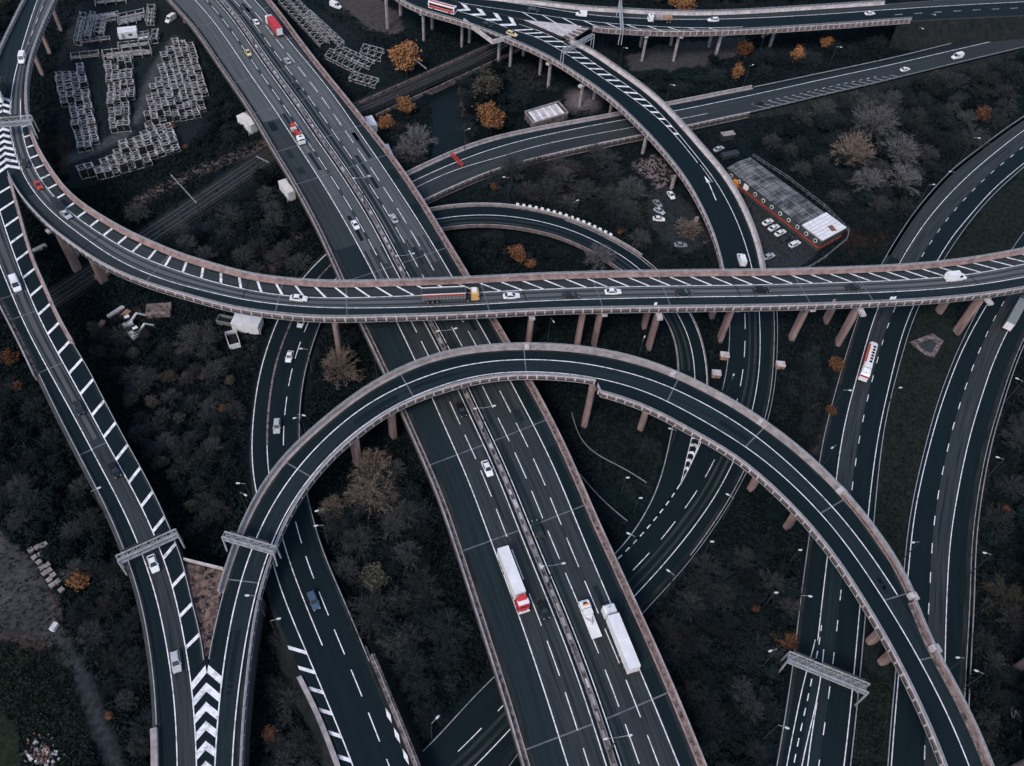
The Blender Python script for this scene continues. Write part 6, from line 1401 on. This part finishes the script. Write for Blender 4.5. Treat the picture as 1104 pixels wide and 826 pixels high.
def pxm(px, py): return F*math.cos(0)/1.0 and 1.0/np.linalg.norm(un(px+1, py, 0)[:2]-un(px, py, 0)[:2])
def plant(kind, m_, px, py, rpx, hf, label, name='bare_tree', cat='tree', group=None, zc=.55):
    "crown centre and half width traced on the photo; hf = height / half width"
    ww = rpx/pxm(px, py); hh = ww*hf; q = un(px, py, hh*zc); return tree(kind, m_, (q[0], q[1], -.1), hh, ww, label, group, name, cat)
# single trees one can point to
for a in ((438,60,20,2.0,'leaf_orange','largest bright orange tree, beside the railway portal at the top'), (530,126,18,2.2,'leaf_orange','tall orange tree on the river bank below the olive one'), (416,131,11,1.9,'leaf_orange','orange bush right of the motorway beside the white container'), (437,113,12,1.9,'leaf_orange','orange tree just above the orange bush right of the motorway'),
          (796,76,8,2.6,'leaf_orange','small golden tree left of the low road'), (803,51,11,1.7,'leaf_rust','rust coloured tree under the top road'), (861,57,9,2.2,'leaf_orange','narrow orange tree midway between top road and low road'), (892,45,8,1.8,'leaf_orange','orange tree rightmost between top road and low road'),
          (735,3,15,1.8,'leaf_orange','orange tree cut off by the top edge'), (85,626,15,1.5,'leaf_orange','orange tree at the edge of the waste ground'), (11,385,12,1.7,'leaf_rust','rust brown tree at the left edge beside the ramp'), (17,417,9,1.4,'leaf_orange','orange bush at the left edge below the rust brown tree'),
          (558,272,14,1.5,'leaf_rust','orange brown bush inside the loop road'), (572,283,8,1.4,'leaf_rust','small orange bush right of the one inside the loop road'), (1061,121,10,1.7,'leaf_rust','rust red tree in the wood at upper right'), (118,771,6,1.9,'leaf_rust','small orange bush beside the dirt track'), (145,230,15,1.3,'leaf_olive','olive bush beside the hatched curve above the railway'),
          (525,90,20,1.9,'leaf_olive','large olive tree behind the tall orange one'), (186,136,5,1.3,'leaf_rust','orange bush between the rack blocks'), (200,158,4,1.3,'leaf_rust','small orange bush at the end of the tapering rack block'), (240,440,7,1.4,'leaf_rust','orange bush beside the slip road'), (200,404,6,1.3,'leaf_rust','rust bush among bare trees between the left ramps'), (218,406,5,1.3,'leaf_rust','small rust bush right of another among bare trees between the left ramps'),
          (850,690,14,1.3,'leaf_rust','rust brown tree above the lower right gantry'), (838,686,9,1.3,'leaf_olive','olive bush left of the rust brown tree by the gantry'), (815,655,6,1.3,'leaf_rust','small orange bush in the lower right wood'), (404,622,20,1.3,'leaf_olive','olive and rust tree right of the dark road'), (290,792,11,1.3,'leaf_rust','rust bush between arch ramp foot and dark road'),
          (903,392,11,1.6,'leaf_rust','orange brown bush under the flyover left of the red sided lorry'), (897,442,8,1.4,'leaf_rust','orange brown bush lower on the same verge'), (534,199,8,1.3,'leaf_rust','orange bush among bare trees below the low road'), (671,248,7,1.3,'leaf_rust','rust bush at the outer wall of the loop'), (1085,548,6,1.2,'leaf_rust','small orange bush at the far right verge')):
    plant(LEAFY, a[4], a[0], a[1], a[2], a[3], a[5], 'autumn_tree' if a[2] > 9 else 'autumn_bush', 'tree' if a[2] > 9 else 'bush')
for a in ((920,158,22,1.5,'twig_tan','tan fan shaped bare tree in the wood right of the long building'), (945,128,24,1.4,'twig_grey','pale grey bare tree behind the tan fan shaped one'), (972,160,22,1.4,'twig_grey','grey brown bare tree right of the tan fan shaped one'), (938,193,18,1.3,'twig_grey','low grey bare tree below the tan fan shaped one'), (975,192,20,1.2,'twig_grey','low grey bare tree nearest the curved carriageway'),
          (366,392,24,1.6,'twig_tan','tan bare tree under the high flyover left of the motorway'), (400,500,24,1.7,'twig_tan','tall tan bare tree inside the arch left of the motorway'), (402,528,30,1.3,'twig_tan','wide tan bare tree just below the tall one inside the arch'), (358,545,15,1.4,'twig_tan','small tan bare tree left of the wide one inside the arch'), (437,550,18,1.3,'twig_mid','brown bare tree right of the wide tan one inside the arch'),
          (215,366,26,1.4,'twig_mid','pale brown bare tree below the high flyover at left'), (450,148,20,1.6,'twig_grey','grey bare tree right of the motorway below the orange bush'), (437,160,16,1.4,'twig_grey','second grey bare tree against the right side of the motorway'), (680,205,19,1.4,'twig_mid','brown bare tree left of the parked cars'), (672,222,18,1.3,'twig_mid','brown bare tree behind the outer wall of the loop'),
          (743,244,15,1.3,'twig_tan','bare tree among the cars parked inside the curve'), (553,178,17,1.6,'twig_mid','slender bare tree in front of the low road'), (606,190,16,1.5,'twig_mid','bare tree behind the rust red pile'), (648,275,18,1.2,'twig_grey','grey bare bush on the inside of the loop road'), (405,660,32,1.3,'twig_mid','broad grey brown tree at the bottom of the row inside the arch'), (372,612,17,1.3,'twig_mid','grey brown tree left of the olive and rust one'), (388,582,21,1.3,'twig_mid','grey brown tree behind the olive and rust one'), (441,598,19,1.3,'twig_mid','grey brown tree right of the olive and rust one'), (424,692,22,1.2,'twig_mid','grey brown tree at the kerb below the broad one'), (366,655,15,1.3,'twig_mid','slim grey brown tree leaning over the dark road'),
          (300,690,14,1.2,'twig_mid','bare bush at the foot of the arch ramp'), (312,752,16,1.2,'twig_mid','bare bush left of the bridge wall near the bottom'), (1085,640,26,1.2,'leaf_olive','brown twiggy tree at the lower right edge'), (745,650,18,1.3,'twig_mid','brown bare tree right of the motorway in the lower wood'), (780,640,16,1.3,'twig_mid','second brown bare tree in the lower right wood'), (700,480,14,1.0,'twig_dark','dark bare bush in the hollow of the loop')):
    plant(FAN if a[4] == 'twig_tan' else BARE, a[4], a[0], a[1], a[2], a[3], a[5])
# woods, tree by tree
WOODS = [([(70,345),(130,350),(245,378),(262,440),(262,500),(240,560),(196,600),(170,520),(120,430)], 11.2, 'between the left ramp and the slip road', 'BBMLO', 1),
         ([(112,250),(150,232),(200,232),(250,196),(296,188),(345,270),(340,292),(290,300),(215,280),(150,262)], 12, 'between railway and high flyover', 'BDMLU', 1),
         ([(-6,420),(40,425),(90,510),(125,580),(150,650),(165,720),(165,800),(158,835),(142,800),(116,735),(80,660),(66,615),(30,575),(0,545)], 14, 'left of the descending ramp', 'DDBLU', 1),
         ([(350,478),(420,478),(455,560),(470,640),(450,690),(400,690),(372,640),(352,580)], 16, 'inside the arch left of the motorway', 'DBML', 1),
         ([(430,690),(500,640),(520,720),(470,790),(440,760)], 19, 'in the dark gap left of the motorway', 'DU', 1),
         ([(276,715),(300,700),(318,745),(352,835),(268,835)], 12, 'between arch ramp foot and dark road', 'BMLU', 1),
         ([(700,690),(735,640),(775,590),(815,560),(858,600),(850,650),(838,720),(830,800),(822,840),(778,840)], 13.5, 'in the lower right wood', 'DDBLU', 1),
         ([(1058,560),(1110,520),(1110,830),(1050,835),(1050,700)], 15, 'on the lower right edge', 'DBLU', 1), ([(1074,430),(1110,400),(1110,520),(1064,540)], 13, 'on the far right verge', 'DBU', 1),
         ([(822,150),(880,118),(1000,92),(1110,60),(1110,128),(1070,142),(1040,165),(1000,205),(965,245),(940,262),(915,236),(870,195),(830,170)], 11, 'in the upper right wood', 'DDBBML', 1),
         ([(800,42),(960,30),(1110,22),(1110,27),(1040,36),(960,55),(870,76),(820,86),(775,92),(760,70)], 10.5, 'between top road and low road', 'DDL', 1),
         ([(520,200),(560,180),(650,168),(672,180),(676,205),(690,245),(705,268),(690,265),(640,235),(590,218),(540,212)], 12.5, 'between low road and loop', 'DBM', 1),
         ([(425,138),(460,165),(455,178),(440,185),(428,165)], 9, 'right of the motorway by the river', 'DBM', 1), ([(500,92),(520,70),(560,90),(560,130),(530,148),(504,150)], 10, 'on the river bank', 'DL', 1),
         ([(-5,-5),(18,-5),(10,30),(-5,55)], 9, 'in the top left corner', 'DLO', 1), ([(40,128),(60,80),(64,170),(74,205),(60,190)], 8, 'inside the hatched curve beside the yard', 'DOLU', 1),
         ([(222,130),(240,100),(256,128),(262,150),(215,175),(205,166)], 8.5, 'between the racks and the motorway', 'DLU', 1), ([(840,350),(880,350),(885,400),(865,470),(848,430)], 11, 'under the high flyover between the roads', 'DUL', 1),
         ([(505,262),(600,258),(640,282),(520,286)], 11, 'inside the loop road', 'DUL', 1), ([(560,-8),(830,-8),(1000,-8),(900,0),(760,5),(660,2)], 9, 'beyond the top flyover', 'DLO', 1),
         ([(640,92),(700,120),(720,108),(800,92),(770,84),(690,84)], 11, 'right of the curved ramp under the top flyover', 'DU', 1)]
KINDS = {'B': ('twig_brown', 'brown bare tree'), 'D': ('twig_dark', 'dark bare tree'), 'M': ('twig_mid', 'grey brown bare tree'), 'L': ('leaf_dark', 'dark leafy tree'), 'O': ('leaf_olive', 'olive leafy bush'), 'U': ('leaf_dark', 'low dark bush')}
for poly, sp, where, kinds, _ in WOODS:
    pa = np.array(poly, float); lo_, hi_ = pa.min(0), pa.max(0); pts = []
    for _k in range(900):
        c = np.array([random.uniform(lo_[0], hi_[0]), random.uniform(lo_[1], hi_[1])])
        if not inpoly(c[None], poly)[0]: continue
        if any(abs(c[0]-q[0])**2+(abs(c[1]-q[1])*1.3)**2 < sp**2*1.9 for q in pts): continue
        pts.append(c)
    for c in pts:
        k = random.choice(kinds); m_, l = KINDS[k]; b_ = un(c[0], c[1], 0)
        if masked(b_[None], mask_any)[0] or masked(b_[None]+[2, 2, 0], mask_low)[0] or masked(b_[None]-[2, 2, 0], mask_low)[0]: continue
        ww = sp*random.uniform(.75, 1.25)/pxm(*c); 
        if k == 'U': tree(BUSH, m_, b_-[0, 0, .1], random.uniform(2.0, 3.4), ww*.8, f'{l} {where}', f'low bushes {where}', 'low_bush', 'bush')
        elif k in 'LO': tree(LEAFY, m_, b_-[0, 0, .1], ww*random.uniform(1.2, 1.7), ww*.95, f'{l} {where}', f'{l}s {where}'.replace('bushs', 'bushes'), 'leafy_tree' if k == 'L' else 'leafy_bush', 'tree' if k == 'L' else 'bush')
        else: tree(BARE, m_, b_-[0, 0, .1], min(ww*random.uniform(1.3, 1.8), 12), ww*1.1, f'{l} {where}', f'{l}s {where}')
def bank_bushes(rd, d, side, s0, s1, k, n_, where):
    for _ in range(n_):
        u = random.uniform(max(s0, 0)+3, min(s1, rd.L)-2); t = random.uniform(.12, 1.1); z = float(np.interp(u, rd.S, rd.P[:, 2])); q = rd.at(u, rd.off(d, u)+side*z*k*t)[0]; q[2] = max(z*(1-t)-.5, -.1)
        if any(masked(q[None]+np.array([dx, dy, 0]), mask_any)[0] for dx in (-1.5, 1.5) for dy in (-2, 2)): continue
        if random.random() < .6: tree(BUSH, random.choice(['leaf_dark', 'leaf_dark', 'scrub_warm']), q, random.uniform(1.6, 3.0), random.uniform(1.8, 3.4), 'low dark bush on the bank '+where, 'low bushes on the bank '+where, 'low_bush', 'bush')
        else: tree(LEAFY, 'leaf_dark', q, random.uniform(3, 5), random.uniform(2, 3.2), 'dark leafy tree on the bank '+where, 'dark leafy trees on the bank '+where, 'leafy_tree', 'tree')
bank_bushes(R5, r5N+.5, 1, s5e, R5.sd(1110, 14)[0], .7, 110, 'below the end of the top road'); bank_bushes(R6, r6L+.6, 1, s6e, R6.sd(1110, 50)[0], 1.8, 60, 'on the near side of the low road'); bank_bushes(R6, r6U-1.4, -1, R6.sd(812, 96)[0], R6.sd(1110, 30)[0], 1.6, 50, 'on the far side of the low road')
bank_bushes(R9, dL-.8, -1, 4, R9.sd(290, 640)[0], .9, 12, 'left of the dark road'); bank_bushes(R9, d3+2.2, 1, 4, R9.sd(356, 611)[0], .9, 16, 'right of the dark road')
print('trees', NT)
# undergrowth: tufts over all unpaved ground, nobody could count them
def tufts(name, n_, polys, m_, smin, smax, hmin, hmax, mk, seed, flat=.5, z=0, inv=None):
    r = np.random.RandomState(seed); c = np.stack([r.uniform(-20, 1124, n_*3), r.uniform(-12, 845, n_*3)], 1)
    keep = np.zeros(len(c), bool)
    for p in polys: keep |= inpoly(c, p)
    for p in (inv or []): keep &= ~inpoly(c, p)
    c = c[keep]
    rr = (c[:, 0]-CX)*R[2, 0]+-(c[:, 1]-CY)*R[2, 1]-F*R[2, 2]; t = (z-H)/rr
    P = np.stack([((c[:, 0]-CX)*R[i, 0]-(c[:, 1]-CY)*R[i, 1]-F*R[i, 2])*t for i in range(2)]+[np.full(len(c), float(z))], 1)
    if mk is not None: P = P[~masked(P, mk)]
    P = P[:n_]; dens = np.array([mn.noise(Vector((p[0]*.06, p[1]*.06, seed))) for p in P]); P = P[dens > -.32]
    k = len(P); s_ = r.uniform(smin, smax, (k, 1)); hh = r.uniform(hmin, hmax, (k, 1)); Cs = []; As = []; Bs = []
    for _ in range(3):
        a = unit(r.normal(0, 1, (k, 3))*[1, 1, flat]); b = unit(np.cross(a, r.normal(0, 1, (k, 3))*[1, 1, .4]))
        Cs.append(P+np.concatenate([r.normal(0, .5, (k, 2))*s_, hh*r.uniform(.3, 1, (k, 1))], 1)); As.append(a*s_*.55); Bs.append(b*s_*.30)
    V, Fq = quads(np.vstack(Cs), np.vstack(As), np.vstack(Bs)); me = raw_mesh(name, V, Fq); me.materials.append(MATS[m_]); o = bpy.data.objects.new(name, me); COL.objects.link(o); return tag(o, kind='stuff')
ALLP = [(-20,-12),(1124,-12),(1124,845),(-20,845)]
BARE_G = [[(55,682),(72,682),(92,712),(110,750),(124,790),(142,838),(114,838),(97,795),(82,752),(64,712)], YARD, WASTE, MED, FIELD, RIVER, [(800,205),(815,218),(884,262),(886,270),(860,290),(826,290),(812,240)], [(698,206),(718,198),(745,222),(768,262),(740,274),(712,256),(698,240)], [(672,62),(700,50),(760,42),(805,40),(800,58),(770,68),(720,76),(680,76)], [(352,-10),(372,8),(395,30),(425,38),(438,30),(425,10),(400,-10)], [(785,182),(809,171),(911,247),(884,270)], [(300,-5),(330,0),(415,60),(410,100),(385,92)], [(610,95),(650,95),(650,120),(610,120)], [(566,112),(602,106),(612,126),(575,138)]]
tufts('undergrowth', 130000, [ALLP], 'scrub', .22, .7, .05, .6, mask_low, 5, inv=BARE_G)
tufts('brambles', 45000, [ALLP], 'ivy', .3, .95, .1, .9, mask_low, 9, inv=BARE_G)
tufts('dead_bracken', 16000, [[(60,340),(260,360),(262,500),(190,590),(110,440)], [(110,240),(300,180),(345,280),(200,285)], [(820,140),(1104,80),(1104,130),(960,260)], [(540,180),(700,170),(760,270),(640,240)], [(0,700),(70,700),(90,760),(40,760)], [(860,350),(930,350),(890,500),(865,470)], [(1050,560),(1104,520),(1104,820),(1050,820)], [(40,120),(64,80),(75,210)]], 'scrub_warm', .2, .6, .05, .6, mask_low, 13, inv=[YARD, WASTE, RIVER])
tufts('verge_grass', 60000, [MED, FIELD, [(612,425),(640,440),(700,470),(715,490),(705,520),(690,550),(640,480)]], 'grass_dark', .22, .6, .04, .28, mask_low, 17, inv=[[(978,366),(1005,357),(1020,367),(1008,390),(994,384)]])
tufts('fork_scrub', 900, [[(203,612),(238,618),(232,665),(224,700),(215,670)]], 'twig_tan', .35, 1.0, .05, .5, None, 19, z=6.8)
tufts('fork_weeds', 1500, [[(202,609),(239,617),(236,645),(229,690),(222,708),(213,676)]], 'leaf_dark', .3, .8, .05, .5, None, 29, z=6.8)
tufts('waste_weeds', 14000, [WASTE], 'scrub', .12, .42, .02, .2, None, 31); tufts('waste_litter', 5000, [WASTE], 'twig_mid', .1, .34, .02, .12, None, 37)
tufts('track_weeds', 2500, [[(50,120),(64,80),(80,200),(60,210)], [(300,-5),(330,0),(415,60),(410,100),(385,92)]], 'scrub', .3, .8, .05, .5, mask_low, 33)
